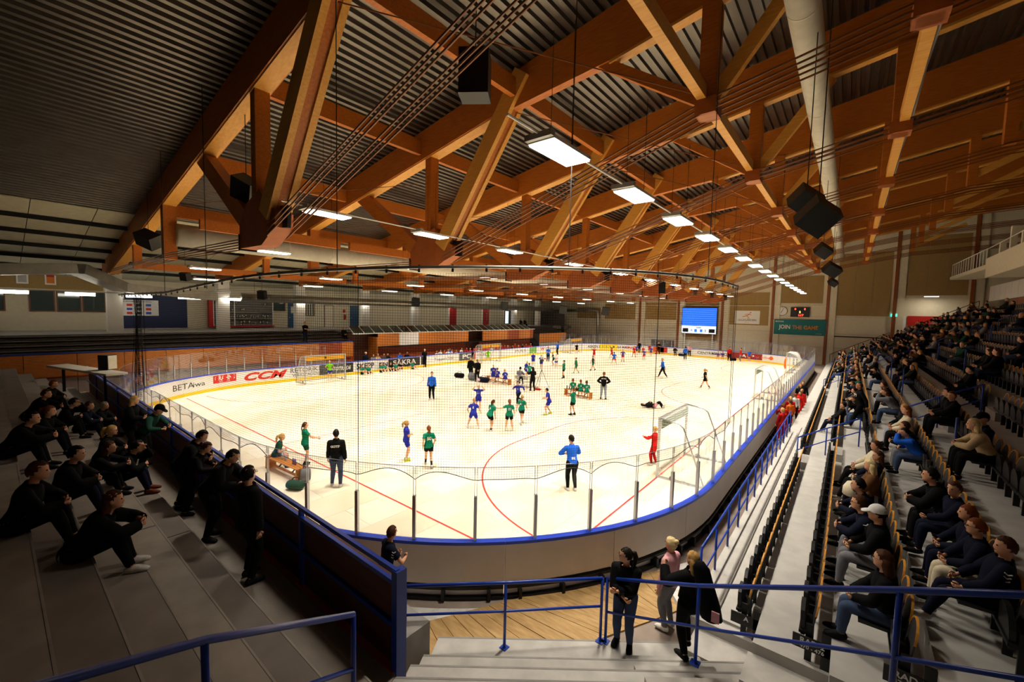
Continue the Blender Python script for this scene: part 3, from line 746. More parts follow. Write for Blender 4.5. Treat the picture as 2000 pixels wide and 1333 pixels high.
# ---- raw planks and white mat on the floor by the near corner
dk = thing('plank_deck', 'deck of raw pine planks laid between the blue railing and the near corner boards', 'plank deck', (-3.9, 6.4, -.03))
dx, dy = Vector((.83, -.56)).normalized()            # plank direction
pw = .168
cplanes = []
for i in range(24):
    a = math.radians(4+84*i/23); c_ = 9.35-.5*math.sin(2.4*(a-.5)); nx_, ny_ = math.cos(a), -math.sin(a)
far_edge = [(-5.78, 4.30), (-4.76, 6.12), (-4.36, 6.95), (-2.89, 8.96)]
near_edge = [(-4.6, 3.6), (-3.0, 6.36), (-2.5, 7.34), (-2.2, 7.95)]
def lerp_edge(e, u):
    k = min(2, int(u*3)); f_ = u*3-k; return Vector((e[k][0]+(e[k+1][0]-e[k][0])*f_, e[k][1]+(e[k+1][1]-e[k][1])*f_))
NPK = 27
for i in range(NPK):
    a0, a1 = lerp_edge(far_edge, i/NPK), lerp_edge(far_edge, (i+1)/NPK-.0016); b0, b1 = lerp_edge(near_edge, i/NPK), lerp_edge(near_edge, (i+1)/NPK-.0016)
    z = .03+random.uniform(-.004, .004)
    ob('plank', MB().prism([(p.x+3.9, p.y-6.4) for p in (b0, b1, a1, a0)], 0, z), 'plank', dk)
wm = MB(); vs = []; fs = []
for i in range(21):
    s = RC*math.radians(18+62*i/20); p = path(s, .34)[0]; q = path(s, .34+(.1+.95*(i/20)**1.2))[0]
    vs += [(p.x, p.y, -.024), (q.x, q.y, -.024)]
    if i: fs.append((2*i-2, 2*i-1, 2*i+1, 2*i))
tag(ob('floor_mat', wm.add(vs, fs), 'snow'), 'dirty white sheet on the floor along the foot of the near corner boards', 'floor mat')
tag(ob('floor_mat', MB().prism([(-2.95, 8.95), (-2.3, 8.2), (-2.0, 8.9), (-2.5, 9.8)], -.03, -.018), 'snow'), 'small dirty white mat at the end of the pine planks', 'floor mat')

# ---- right stand: seat rows
NR = 13
def row_x(k): return -1.70+.88*k
def row_z(k): return .38+.49*k
def row_y0(k): return 7.4-.68*k
srt = bpy.data.objects.new('stand_right', None); COL.objects.link(srt); srt['kind'] = 'structure'
for k in range(NR):
    x0 = row_x(k) if k else -1.88; x1 = row_x(k+1) if k < NR-1 else 17
    ob('step', MB().box(x0, x1, row_y0(k), 64.9, max(-.03, row_z(k)-1.0), row_z(k)), 'step2', srt)
for k in range(3): ob('stair_block', MB().box(row_x(k)-.05, row_x(k+1)-.02, row_y0(k)-.62, row_y0(k), .0, row_z(k)-.16), 'step_c', srt); ob('stair_block', MB().box(row_x(k)+.1, row_x(k+1)-.02, row_y0(k)-1.1, row_y0(k)-.62, .0, row_z(k)-.30), 'step', srt)
for k in range(2): ob('ledge_board', MB().box(-1.88+.42*k, -1.88+.42*k+.39, 7.6, 24, row_z(0), row_z(0)+.045), 'step2', srt)
AISLES = [(17.2, 18.6), (36.0, 37.6), (52.0, 53.4)]
for (a, b) in AISLES:
    for k in range(1, NR): ob('stair_block', MB().box(row_x(k)-.30, row_x(k), a+.15, b-.15, row_z(k)-.49, row_z(k)-.245), 'greymat', srt)
# one folding seat facing -x, base at the back of its row
def seat_parts(far=False):
    def plate(x, lean, w0, z0, z1, th, nn=7, inset=0.0):
        pts = []; cx = 0
        for i in range(nn+1):
            a = PI*i/nn; pts.append((w0*math.cos(a)*1.0, z1-.2+.2*math.sin(a)))
        outline = [(w0, z0)]+pts+[(-w0, z0)]
        f = [(x+lean*(z-z0), y, z) for y, z in outline]; b = [(x+th+lean*(z-z0), y, z) for y, z in outline]; n = len(outline)
        return MB().add(f+b, [tuple(range(n))[::-1], tuple(range(n, 2*n))]+[(i, (i+1) % n, (i+1) % n+n, i+n) for i in range(n)])
    back = plate(-.10, .14, .215, .44, .84, .018)
    edge = MB(); pts = []
    for i in range(10):
        a = PI*i/9; pts.append((.222*math.cos(a), .645+.202*math.sin(a)))
    vs = []; fs = []
    for i, (y, z) in enumerate(pts):
        xx = -.10+.14*(z-.44); k = 1.0
        vs += [(xx-.002, y, z), (xx+.022, y, z), (xx+.022, y*.9, z-.03), (xx-.002, y*.9, z-.03)]
        if i:
            for q in range(4): fs.append((4*i-4+q, 4*i-4+(q+1) % 4, 4*i+(q+1) % 4, 4*i+q))
    edge.add(vs, fs)
    pan = plate(-.22, -.05, .20, .32, .72, .05, 5)
    leg = MB().box(-.16, -.08, -.235, -.205, .0, .52); leg.box(-.24, -.08, -.235, .235, .36, .40)
    return back, edge, pan, leg
bk, eg, pn, lg = [m_.mesh(n_) for m_, n_ in zip(seat_parts(), ('backrest', 'top_edge', 'seat_pan', 'bracket'))]
for me_, m_ in ((bk, 'seatback'), (eg, 'seatedge'), (pn, 'seat'), (lg, 'blacksteel')): me_.materials.append(M[m_])
SEATS = []
for k in range(NR):
    y = row_y0(k)+.35
    xb = -.94+.88*k
    while y < 63.5:
        if not any(a-.1 < y < b+.1 for a, b in AISLES): SEATS.append((xb, y, row_z(k), k))
        y += .49
def in_view(p):
    v = Vector(p)-O0; d = v.dot(CD)
    if d < .5: return False
    return -60 < 1000+F_PX*v.dot(CR)/d < 2060 and -40 < 666.5-F_PX*v.dot(CU)/d < 1380
vis = [s for s in SEATS if in_view((s[0], s[1], s[2]+.6))]
vis.sort(key=lambda s: math.dist((s[0], s[1], s[2]+.6), (0, 0, CAMZ)))
rownames = ['first', 'second', 'third', 'fourth', 'fifth', 'sixth', 'seventh', 'eighth', 'ninth', 'tenth', 'eleventh', 'twelfth', 'thirteenth', 'fourteenth', 'fifteenth']
NIND = 298; PANS = []
pan_down = MB().box(-.52, -.11, -.20, .20, .40, .44).mesh('seat_pan'); pan_down.materials.append(M['seat'])
for i, (x, y, z, k) in enumerate(vis[:NIND]):
    t = thing('stadium_seat', 'folded black seat with orange-edged back in the '+rownames[k]+' row from the rink', 'seat', (x, y, z), 0, 'seats of the '+rownames[k]+' row')
    ob('backrest', bk, None, t); ob('top_edge', eg, None, t); PANS.append((k, y, ob('seat_pan', pn, None, t))); ob('bracket', lg, None, t)
far_s = thing('seat_rows', 'dark rows of folded seats with orange-edged backs climbing the far part of the stand', 'seats', (0, 40, .38)); far_s['kind'] = 'stuff'
for me_, m_, nm in ((bk, 'seatback', 'backrests'), (eg, 'seatedge', 'top_edges'), (pn, 'seat', 'seat_pans'), (lg, 'blacksteel', 'brackets')):
    base = np.array([v.co[:] for v in me_.vertices]); fc = [tuple(p.vertices) for p in me_.polygons]; vs = []; fs = []; n = 0
    V = []
    for (x, y, z, k) in vis[NIND:]:
        V.append(base+np.array([x, y-40, z-.38])); fs += [tuple(i+n for i in f) for f in fc]; n += len(base)
    o = ob(nm, MB().add(np.concatenate(V).tolist(), fs), m_, far_s); o['kind'] = 'stuff'
# row end signs
for k, (a, b) in enumerate([('A', ''), ('RAD 2', '470 - 476'), ('RAD 3', '475 - 488')]):
    y = row_y0(k)+.06; x = -1.02+.88*k
    t = thing('row_sign', 'small black row sign lettered '+a+' at the end of the '+rownames[k]+' seat row', 'sign', (x, y, row_z(k)))
    ob('plate', MB().box(-.22, .22, 0, .02, .18, .36), 'black', t); ob('stand_leg', MB().box(.1, .2, .0, .05, 0, .5), 'black', t)
    text_at(a, .1, 'whitepl', (0, -.002, .30), (1, 0, 0), (0, 0, 1), t, .002)
    if b: text_at(b, .07, 'whitepl', (0, -.002, .22), (1, 0, 0), (0, 0, 1), t, .001)
# handrails in the aisles of the seat stand
for ai, (a, b) in enumerate(AISLES):
    ym = (a+b)/2
    for k0 in (0, 3, 6, 9):
        if ai == 0 and k0 > 6: continue
        tube_rail('blue stair handrail in the '+['first', 'second', 'third'][ai]+' aisle from the near corner, '+['lowest', 'second', 'third', 'fourth'][k0//3]+' of its flight',
                  [(row_x(k0)+.5, ym, row_z(k0)), (row_x(k0+1)+.42, ym, row_z(k0+1)), (row_x(k0+2)+.4, ym, row_z(k0+2))], [.95, .5], .021, 'stair_handrail', foot=False)
for k in (4, 6, 8):
    for y in (13.0, 24.5, 31.0): tag(ob('pole', MB().tube([(0, 0, 0), (0, 0, 1.15)], .022, 7), 'bluepaint', loc=(row_x(k)+.1, y, row_z(k))), 'slim blue pole standing between the seat rows', 'pole', 'poles among the seats')

# ---- left side: bleachers, platform, plywood front
PZL = 3.5
lb = bpy.data.objects.new('stand_left', None); COL.objects.link(lb); lb['kind'] = 'structure'
for j in range(4):
    x1 = -35.1-.9*j; ob('step', MB().box(x1-.9, x1, -3, 20.6, 2.2+.22*j-.4, 2.62+.22*j), 'bleach', lb)
    ob('bench_slat', MB().box(x1-.75, x1-.35, -3, 20.6, 2.62+.22*j+.10, 2.62+.22*j+.14), 'bleach', lb)
ob('platform', MB().box(-44.6, -38.6, -3, 64.9, 3.0, PZL), 'greymat', lb)
ob('platform_edge', MB().box(-38.66, -36.6, 20.6, 49, 2.4, 3.4), 'bleach', lb)
for j in range(5): ob('step', MB().box(-35.1-.8*(j+1), -35.1-.8*j, 50.0, 58.5, 1.2+.4*j, 2.1+.36*j), 'bleach', lb)
wl = bpy.data.objects.new('wall_plywood', None); COL.objects.link(wl); wl['kind'] = 'structure'
y = -3.0
while y < 20.6:
    w = min(2.05, 20.6-y); ob('plywood_panel', MB().box(-35.03, -34.99, y+.012, y+w-.012, 1.22, 2.56), 'ply' if y < 13 else random.choice(['ply', 'plyred']), wl)
    ob('lower_panel', MB().box(-35.1, -35.03, y+.012, y+w-.012, -.03, 1.2), 'plyred' if y > 12 else 'concrete', wl); y += w
ob('blue_rail', MB().box(-35.08, -34.95, -3, 20.6, 2.58, 2.66), 'bluepaint', wl)
ob('pipe', MB().tube([(-34.9, -2, 1.25), (-34.9, 20.4, 1.25)], .05, 8), 'plyred', wl, True)
y = 23.2
while y < 48.4:
    w = min(2.44, 48.4-y); ctr = y+w/2
    if not (35.4 < ctr < 38.3):
        ob('plywood_panel', MB().box(-35.03, -34.98, y+.012, y+w-.012, 2.02, 3.24), 'whitepl' if 26.6 < ctr < 28.6 else random.choice(['plyred', 'plyred', 'ply']), wl)
        ob('lower_panel', MB().box(-35.6, -35.5, y+.012, y+w-.012, -.03, 1.85), 'plyred', wl)
    y += w
ob('dark_rail', MB().box(-35.5, -34.9, 23.2, 48.4, 1.88, 2.0), 'blacksteel', wl)
ob('top_rail', MB().box(-35.1, -34.9, 20.6, 48.4, 3.24, 3.32), 'white', wl)
ob('recess_back', MB().box(-36.6, -36.5, 20.6, 48.6, -.03, 3.3), 'plydark', wl)
ob('side_panel', MB().box(-36.5, -35.0, 20.6, 20.7, -.03, 2.5), 'plyred', wl)
ob('side_panel', MB().box(-36.5, -35.0, 23.1, 23.2, -.03, 2.9), 'ply', wl)
y = 50.0
while y < 57.4:
    ob('plywood_panel', MB().box(-35.03, -34.98, y+.01, y+1.83, 1.3, 2.6), 'whitepl' if 55 < y+.9 < 56.4 else 'ply', wl); y += 1.85
ob('blue_rail', MB().box(-35.08, -34.95, 50, 57.5, 2.62, 2.7), 'blacksteel', wl); ob('lower_panel', MB().box(-35.1, -35.03, 50, 57.5, -.03, 1.28), 'greywall', wl)
ob('stair_side', MB().add([(-35.0, 48.5, 0), (-35.0, 50, 0), (-38, 50, 0), (-38, 48.5, 0), (-35.0, 48.5, 1.2), (-35.0, 50, 1.2), (-38, 50, 3.4), (-38, 48.5, 3.4)], [(0,1,2,3),(4,5,6,7),(0,1,5,4),(1,2,6,5),(2,3,7,6),(3,0,4,7)]), 'blacksteel', wl)
# glazed canopy above the team boxes
cn = thing('canopy', 'sloping dark glazed canopy with white ribs above the team boxes', 'canopy', (-35, 20.7, 3.3))
y = 0; k = 0
while y < 27.6:
    ob('rib', MB().beam((0, y, 0), (-1.4, y+.25, .62), .06, .06), 'white', cn)
    if y+1.08 < 28: ob('pane', MB().add([(0, y+.05, 0), (0, y+1.03, 0), (-1.4, y+1.28, .62), (-1.4, y+.30, .62), (0, y+.05, -.01), (0, y+1.03, -.01), (-1.4, y+1.28, .61), (-1.4, y+.30, .61)], [(0,1,2,3),(7,6,5,4),(0,4,5,1),(1,5,6,2),(2,6,7,3),(3,7,4,0)]), 'window', cn)
    y += 1.08
ob('front_bar', MB().box(-.05, .05, 0, 28, -.05, .02), 'white', cn)
# ================================================================ WALLS
# ---- left wall with windows, doors, cabinet, banners
XW = -44.5
wall_l = struct('wall_left', MB().box(XW-.25, XW, -14, 65, -.03, 9.0), 'cream')
def lw(px, py): q = PX(px, py, XW); return q.y, q.z
def lw_box(name, px0, px1, z0, z1, m_, th=.04, par=None, x=XW):
    y0 = PX(px0, 600, x).y; y1 = PX(px1, 600, x).y; return ob(name, MB().box(x, x+th, y0, y1, z0, z1), m_, par)
# upper darker band and corrugated cladding further along
lw_box('upper_band', -40, 203, 6.45, 7.9, 'tan', .02, wall_l)
y = PX(585, 600, XW).y; cl = MB()
while y < 64:
    cl.box(XW, XW+.03, y, y+.11, PZL, 7.6); y += .24
ob('cladding_rib', cl, 'cream2', wall_l)['kind'] = 'stuff'
def window(nm, px0, px1, z0, z1, split=None):
    y0 = PX(px0, 600, XW).y; y1 = PX(px1, 600, XW).y; f = bpy.data.objects.new(nm, None); COL.objects.link(f); f['kind'] = 'structure'; f.location = (XW, y0, z0)
    w = y1-y0; h = z1-z0
    for a in ((0, w, 0, .07), (0, w, h-.07, h), (0, .07, .07, h-.07), (w-.07, w, .07, h-.07)): ob('window_frame', MB().box(0, .08, a[0], a[1], a[2], a[3]), 'frame', f)
    ob('pane', MB().box(.005, .02, .07, w-.07, .07, h-.07), 'window', f); return f
for i, (a, b) in enumerate([(-40, 11), (57, 108), (111, 159), (161, 206)]): window('window_%d' % (i+1), a, b, 4.85, 6.35)
window('window_5', 532, 557, 5.15, 6.1); window('window_6', 596, 614, 4.7, 6.1)
def door(nm, px0, px1, z1, m_, fr='white', pane=False):
    y0 = PX(px0, 600, XW).y; y1 = PX(px1, 600, XW).y; d = bpy.data.objects.new(nm, None); COL.objects.link(d); d['kind'] = 'structure'; d.location = (XW, y0, PZL)
    w = y1-y0; h = z1-PZL
    ob('door_leaf', MB().box(.01, .05, .05, w-.05, 0, h-.05), m_, d)
    for a in ((0, .05, 0, h), (w-.05, w, 0, h), (0, w, h-.05, h)): ob('door_frame', MB().box(0, .07, a[0], a[1], a[2], a[3]), fr, d)
    ob('door_handle', MB().box(.05, .09, .1, .22, 1.0, 1.04), 'alu', d)
    if pane: ob('pane', MB().box(.05, .056, w*.3, w*.72, h*.58, h*.85), 'deckwhite', d)
    return d
door('door_1', 562, 581, 6.0, 'doorblue', 'doorblue', True); door('door_2', 633, 651, 5.9, 'cream2', 'frame'); door('door_3', 683, 700, 5.9, 'doorblue', 'doorblue')
door('door_4', 1071, 1081, 5.9, 'black', 'white')
p1 = tag(lw_box('wall_panel', 239, 365, 3.6, 6.5, 'navy', .05), 'large navy blue panel on the left wall behind the sponsor board', 'wall panel'); p1.location.x += .0
sb = thing('sponsor_board', 'white sponsor board with rows of small logos on the navy panel', 'sign', (XW+.06, PX(238, 600, XW).y, 4.6))
w = PX(309, 600, XW).y-sb.location.y
ob('plate', MB().box(0, .03, 0, w, 0, 1.25), 'whitepl', sb)
text_at('VI SPONSRAR SKÖVDE ISHALL', .13, 'adtext', (.033, w*.42, 1.12), (0, 1, 0), (0, 0, 1), sb, .002)
for i in range(3):
    for j in range(3): ob('logo', MB().box(.03, .036, w*(.12+.26*j), w*(.12+.26*j)+w*.15, .12+.32*i, .30+.32*i), ['adred', 'adtext', 'adblue', 'adgrey'][(i*2+j) % 4], sb)
tag(lw_box('notice', 237, 243, 5.9, 6.5, 'whitepl', .03, None, XW+.05), 'small white notice above the sponsor board', 'notice')
for k, (a, b, m_) in enumerate([(32, 56, 'whitepl'), (88, 110, 'orange')]):
    t = thing('wall_picture', ['framed pale sketch on the upper left wall', 'framed orange and red picture on the upper left wall'][k], 'picture', (XW+.02, PX(a, 560, XW).y, 6.75))
    w = PX(b, 560, XW).y-t.location.y; ob('frame', MB().box(0, .04, 0, w, 0, 1.0), 'whitepl', t); ob('print', MB().box(.04, .045, .08, w-.08, .1, .9), ['step2', 'orange'][k], t)
    if k: ob('print', MB().box(.045, .05, .08, w-.08, .55, .9), 'red', t)
# trophy cabinet
tc = thing('trophy_cabinet', 'wide red-framed trophy cabinet with glass shelves of small cups', 'cabinet', (XW+.02, PX(405, 600, XW).y, 3.75)); w = PX(532, 600, XW).y-tc.location.y
ob('back', MB().box(0, .05, 0, w, 0, 2.5), 'carpetgrey', tc)
for a in ((0, w, -.12, 0), (0, .3, 0, 2.5)): ob('red_frame', MB().box(0, .45, a[0], a[1], a[2], a[3]), 'red', tc)
for zz in (.05, .62, 1.22, 1.85, 2.45): ob('shelf', MB().box(.05, .4, .3, w, zz, zz+.03), 'greywall', tc)
for yy in (.3, w*.36, w*.97): ob('mullion', MB().box(.38, .44, yy, yy+.06, 0, 2.5), 'white', tc)
M['cup'] = mat('silver_cup', '#b9b4a4', .25, metal=.9)
cup = MB().tube([(0, 0, 0), (0, 0, .03), (0, 0, .1), (0, 0, .13), (0, 0, .3)], [.07, .03, .02, .06, .09], 8).mesh('trophy_cup', True); cup.materials.append(M['cup'])
for sh in (.08, .65, 1.25, 1.88):
    for i in range(22):
        if random.random() < (.85 if i < 8 or sh < 1.0 else .25):
            o = ob('trophy_cup', cup, None, loc=(XW+.25, tc.location.y+.6+i*(w-1)/22+random.uniform(-.05, .05), 3.75+sh)); o.scale = [random.uniform(.7, 1.3)]*3
            tag(o, 'small silver cup on a shelf of the trophy cabinet', 'trophy', 'cups in the trophy cabinet')
# extinguisher, red banners, lit sign
fe = thing('fire_extinguisher', 'red fire extinguisher on the left wall between two doors', 'extinguisher', (XW+.12, PX(672, 620, XW).y, 4.3))
ob('cylinder', MB().tube([(0, 0, 0), (0, 0, .5), (0, 0, .6)], [.1, .1, .04], 10), 'red', fe, True); ob('hose', MB().tube([(0, 0, .6), (.05, .12, .5), (.05, .12, .1)], .02, 6), 'black', fe); ob('wall_sign', MB().box(-.1, -.08, -.15, .15, .8, 1.15), 'red', fe)
for k, (a, b) in enumerate([(878, 891), (943, 955)]):
    t = thing('banner', ['plain red hanging banner on the left wall', 'red hanging banner with white lettering on the left wall'][k], 'banner', (-41.2, PX(a, 615, -41.2).y, 3.7)); w = PX(b, 615, -41.2).y-t.location.y
    ob('cloth', MB().box(0, .02, 0, w, 0, 2.45), 'red', t)
    for yy in (.05, w-.05): ob('hanging_cord', MB().tube([(.01, yy, 2.45), (.01, yy, zt(-41.2)-3.75)], .006, 4), 'black', t)
    if k: text_at('SKÖVDE', .3, 'whitepl', (.025, w*.6, 1.2), (0, 0, 1), (0, -1, 0), t)
t = thing('lit_sign', 'tall glowing white sign on the left wall beside the last red banner', 'sign', (-41.8, PX(987, 615, -41.8).y, 3.75)); ob('case', MB().box(-.1, 0, -.15, 1.6, 0, 2.1), 'black', t); ob('face', MB().box(0, .02, 0, .75, .1, 2.0), 'ledwhite', t)
# columns and the row of tubes
cm = MB().box(-.32, .32, -.42, .42, 0, 4.2).mesh('column'); cm.materials.append(M['white'])
for k, y in enumerate([PX(q, 640, -41.6).y for q in (225, 436, 585, 712, 810)]+[5.9+6.6*k for k in range(5, 9)]):
    t = thing('column', 'white square concrete column standing on the left platform', 'column', (-41.6, y, PZL), 0, 'columns along the left platform')
    ob('shaft', cm, None, t); ob('corbel', MB().box(-.34, .34, -.5, .5, 3.1, 3.35), 'white', t)
tb = MB().box(-.09, .09, -.72, .72, -.09, .09).mesh('tube_body'); tb.materials.append(M['tube'])
for k in range(19):
    y = .95+3.05*k
    t = thing('tube_lamp', 'glowing fluorescent tube lamp in the row in front of the left wall', 'lamp', (-41.1, y, 6.1), 0, 'fluorescent lamps along the left wall')
    ob('tube_body', tb, None, t); ob('bracket', MB().box(-.05, .05, -.75, .75, .09, .14), 'white', t)
tag(ob('lamp_pipe', MB().tube([(0, 0, 0), (0, 58, 0)], .03, 6), 'galv', loc=(-41.1, 0, 6.28)), 'thin pipe that carries the fluorescent lamps', 'pipe')
struct('wall_left_far', MB().box(-44.5, -38, 61.5, 61.6, -.03, 6.2), 'bleach')

# ---- far end wall
YW = 65.0
wall_f = struct('wall_far', MB().box(-45, 17.3, YW, YW+.3, -.03, 19.5), 'cream2')
colx = [-26.0, -20.05, -14.05, -8.0, -2.2, 3.9, 9.9]
for i, x in enumerate(colx):
    c = bpy.data.objects.new('trim_%d' % (i+1), None); COL.objects.link(c); c['kind'] = 'structure'; c.location = (x, YW, 0)
    ob('column', MB().box(-.22, .06, -.3, 0, -.03, zt(x)), 'brownsteel', c); ob('cover_strip', MB().box(.1, .75, -.2, 0, .0, zt(x)), 'cream2', c)
for x0, x1, z0, z1 in [(-37.5, -33.0, 4.9, 6.7), (-32.2, -26.9, 4.9, 7.4), (-25.2, -20.5, 5.0, 7.6), (-19.2, -14.6, 2.2, 8), (-13.2, -8.5, 4.6, 9), (-7.2, -2.8, 7.6, 11), (-1.4, 3.45, 6.1, 13.5), (4.75, 9.5, 8.5, 15)]:
    n = 3
    for k in range(n): a = x0+(x1-x0)*k/n; ob('acoustic_panel', MB().box(a+.01, x0+(x1-x0)*(k+1)/n-.01, YW-.06, YW, z0, min(z1, zt(a)-.4)), 'tan', wall_f)
for z in (2.1, 3.85, 5.9): ob('cladding_joint', MB().box(-38, 12, YW-.008, YW, z, z+.03), 'greywall', wall_f)
ob('pipe', MB().box(-2.0, 4, YW-.1, YW, 3.5, 3.62), 'blacksteel', wall_f)
ob('conduit', MB().box(-30, -2, YW-.25, YW-.2, 7.2, 7.25), 'white', wall_f)
def fw(px, py): q = PY(px, py, YW); return q.x, q.z
t = thing('video_screen', 'large screen with blue upper area and white score panel on the far wall', 'screen', (-17.1, YW-.5, 3.15))
ob('case', MB().box(-2.4, 2.4, .02, .3, -.05, 3.75), 'black', t); ob('picture', MB().box(-2.35, 2.35, 0, .02, 1.12, 3.68), 'ledblue', t); sp = ob('score_panel', MB().box(-2.35, 2.35, 0, .02, 0, 1.1), 'ledwhite', t)
for a, b, c_, d in ((-2.2, -1.4, .15, .7), (1.4, 2.2, .15, .7)): ob('dark_field', MB().box(a, b, -.012, 0, c_, d), 'blacksteel', t)
for a, b, c_, d in ((-.55, -.2, .2, .62), (.2, .55, .2, .62)): ob('blue_field', MB().box(a, b, -.012, 0, c_, d), 'ledblue', t)
text_at('0', .45, 'adtext', (-.95, -.014, .42), (1, 0, 0), (0, 0, 1), t, .01); text_at('0', .45, 'adtext', (.95, -.014, .42), (1, 0, 0), (0, 0, 1), t, .01); text_at('20:00', .3, 'adtext', (0, -.014, .85), (1, 0, 0), (0, 0, 1), t, .008)
for a in (-1.9, 1.9): ob('support', MB().box(a-.07, a+.07, .1, .24, -3.15, 0), 'whitepl', t)
t = thing('wall_sign', 'white sign with an orange running figure on the far wall', 'sign', (-11.0, YW-.08, 4.75)); ob('plate', MB().box(-1.5, 1.5, 0, .04, 0, 1.8), 'whitepl', t)
text_at('LILLEGÅRDEN', .34, 'adtext', (0, -.004, .52), (1, 0, 0), (0, 0, 1), t, .004, 0, 2.2); text_at('SKÖVDE', .14, 'orange', (0, -.004, .24), (1, 0, 0), (0, 0, 1), t)
lg_ = MB()
for pts, w_ in (([(-.55, .95), (-.1, 1.1), (.25, 1.3), (.3, 1.42)], .05), ([(-.3, 1.28), (.1, 1.36), (.5, 1.22)], .035), ([(-.1, 1.1), (.15, .95), (.05, .82), (.3, .78)], .045)): lg_.tube([(x_, -.006, z_) for x_, z_ in pts], w_, 6)
lg_.ell((.38, -.006, 1.54), (.09, .02, .09), 8, 6); ob('figure_mark', lg_, 'orange', t)
t = thing('banner', 'teal banner with white and orange capitals on the far wall', 'banner', (-5.03, YW-.35, 3.55)); ob('cloth', MB().box(-2.74, 2.74, 0, .03, 0, 1.92), 'teal', t)
text_at('JOIN', .72, 'whitepl', (-1.55, -.005, .96), (1, 0, 0), (0, 0, 1), t, .015, 0, 1.25); text_at('THE GAME', .66, 'orange', (.62, -.005, .93), (1, 0, 0), (0, 0, 1), t, .015, 0, 2.7); text_at('SKÖVDE', .24, 'whitepl', (-2.15, -.005, 1.66), (1, 0, 0), (0, 0, 1), t, .006)
text_at('SKOVDE.SE', .12, 'whitepl', (2.05, -.005, .2), (1, 0, 0), (0, 0, 1), t)
t = thing('wall_clock', 'round white clock on the far wall beside the red score display', 'clock', (-7.0, YW-.1, 6.56)); ob('face', MB().disc((0, 0, 0), .54, 'y', 28, .06), 'whitepl', t); ob('rim', MB().tube([(.56*math.cos(a*PI/14), 0, .56*math.sin(a*PI/14)) for a in range(28)], .03, 6, True), 'blacksteel', t)
ob('hand', MB().beam((0, -.04, 0), (.17, -.04, .4), .04, .012, (0, 1, 0)), 'black', t); ob('hand', MB().beam((0, -.04, 0), (-.14, -.04, -.24), .05, .012, (0, 1, 0)), 'black', t)
for a in range(12): ob('hour_mark', MB().box(.45*math.cos(a*PI/6)-.02, .45*math.cos(a*PI/6)+.02, -.036, -.03, .45*math.sin(a*PI/6)-.02, .45*math.sin(a*PI/6)+.02), 'black', t)
t = thing('score_display', 'black score display with red digits on the far wall', 'scoreboard', (-5.06, YW-.3, 5.83)); ob('case', MB().box(-1.0, 1.0, 0, .2, 0, 1.22), 'black', t)
for s_, x_, z_, m_ in (('0', -.5, 1.0, 'ledred'), ('0', .5, 1.0, 'ledred'), ('2', 0, .62, 'ledyellow'), ('1:17', .1, .22, 'ledred')): text_at(s_, .34, m_, (x_, -.006, z_), (1, 0, 0), (0, 0, 1), t, .01)
for px, py, lab in ((1746, 616, 'green glowing exit sign at the far end of the seat rows'),):
    q = PY(px, py, YW-.2); t = thing('exit_sign', lab, 'sign', q); ob('face', MB().box(-.28, .28, 0, .05, -.16, .16), 'exit', t); ob('arrow_mark', MB().box(-.12, .12, -.01, 0, -.04, .04), 'whitepl', t)
tag(ob('wall_panel', MB().box(5.0, 8.1, YW-.12, YW-.05, 4.0, 6.2), 'red'), 'red panel on the far wall at the top of the seat stand', 'wall panel')
tag(ob('wall_panel', MB().box(4.15, 4.9, YW-.1, YW-.05, 4.0, 6.15), 'whitepl'), 'narrow white panel beside the red one on the far wall', 'wall panel')
q0, q1 = PY(1272, 661, YW-.15), PY(1316, 681, YW-.15)
t = thing('roller_gate', 'grey slatted gate in the far wall behind the boards', 'gate', (q0.x, q0.y, 0)); w = q1.x-q0.x
for k in range(int(q0.z/.16)): ob('slat', MB().box(0, w, 0, .05, .16*k, .16*k+.145), 'adgrey', t)
# ---- right side: balcony, rear walls
struct('wall_right', MB().box(17, 17.3, -14, 65.3, -.03, 19.5), 'greywall')
struct('wall_near', MB().box(-45, 17.3, -14.3, -14, -.03, 19.5), 'greywall')
bl = thing('press_balcony', 'white concrete balcony with a white railing above the top of the seat stand', 'balcony', (8.0, 34, 9.1))
ob('slab', MB().box(0, 8.9, 0, 15, 0, .35), 'cream2', bl); ob('parapet', MB().box(0, .25, 0, 15, .35, 1.5), 'cream2', bl)
ob('landing', MB().add([(0, 15, .7), (0, 30.5, 1.0), (2, 30.5, 1.0), (4, 15, .7), (0, 15, 1.05), (0, 30.5, 1.3), (2, 30.5, 1.3), (4, 15, 1.05)], [(3,2,1,0),(4,5,6,7),(0,1,5,4),(1,2,6,5),(2,3,7,6),(3,0,4,7)]), 'cream2', bl)
for i in range(6): ob('pillar', MB().box(.3, .6, 2.6*i, 2.6*i+.3, .35, 3.2 if i % 2 == 0 else 2.5), 'cream2', bl)
for i in range(14): ob('baluster', MB().tube([(.06, 15.4+1.1*i, 1.05+.25*i/13), (.06, 15.4+1.1*i, 2.3+.2*i/13)], .03, 6), 'white', bl)
ob('handrail', MB().tube([(.06, 15.2, 2.3), (.06, 29.8, 2.5)], .035, 6), 'white', bl); ob('handrail', MB().tube([(.1, 0, 2.3), (.1, 15.2, 2.3)], .03, 6), 'white', bl)
up = bpy.data.objects.new('wall_upper_right', None); COL.objects.link(up); up['kind'] = 'structure'
y = 30.0
while y < 60:
    ob('wall_panel', MB().box(10.3, 10.45, y+.02, y+1.78, 7.7, 9.1), 'whitepl', up); y += 1.8
y = 30.0
while y < 52:
    ob('plywood_panel', MB().box(10.32, 10.45, y+.02, y+1.78, 6.3, 7.65), 'plyred', up); y += 1.8
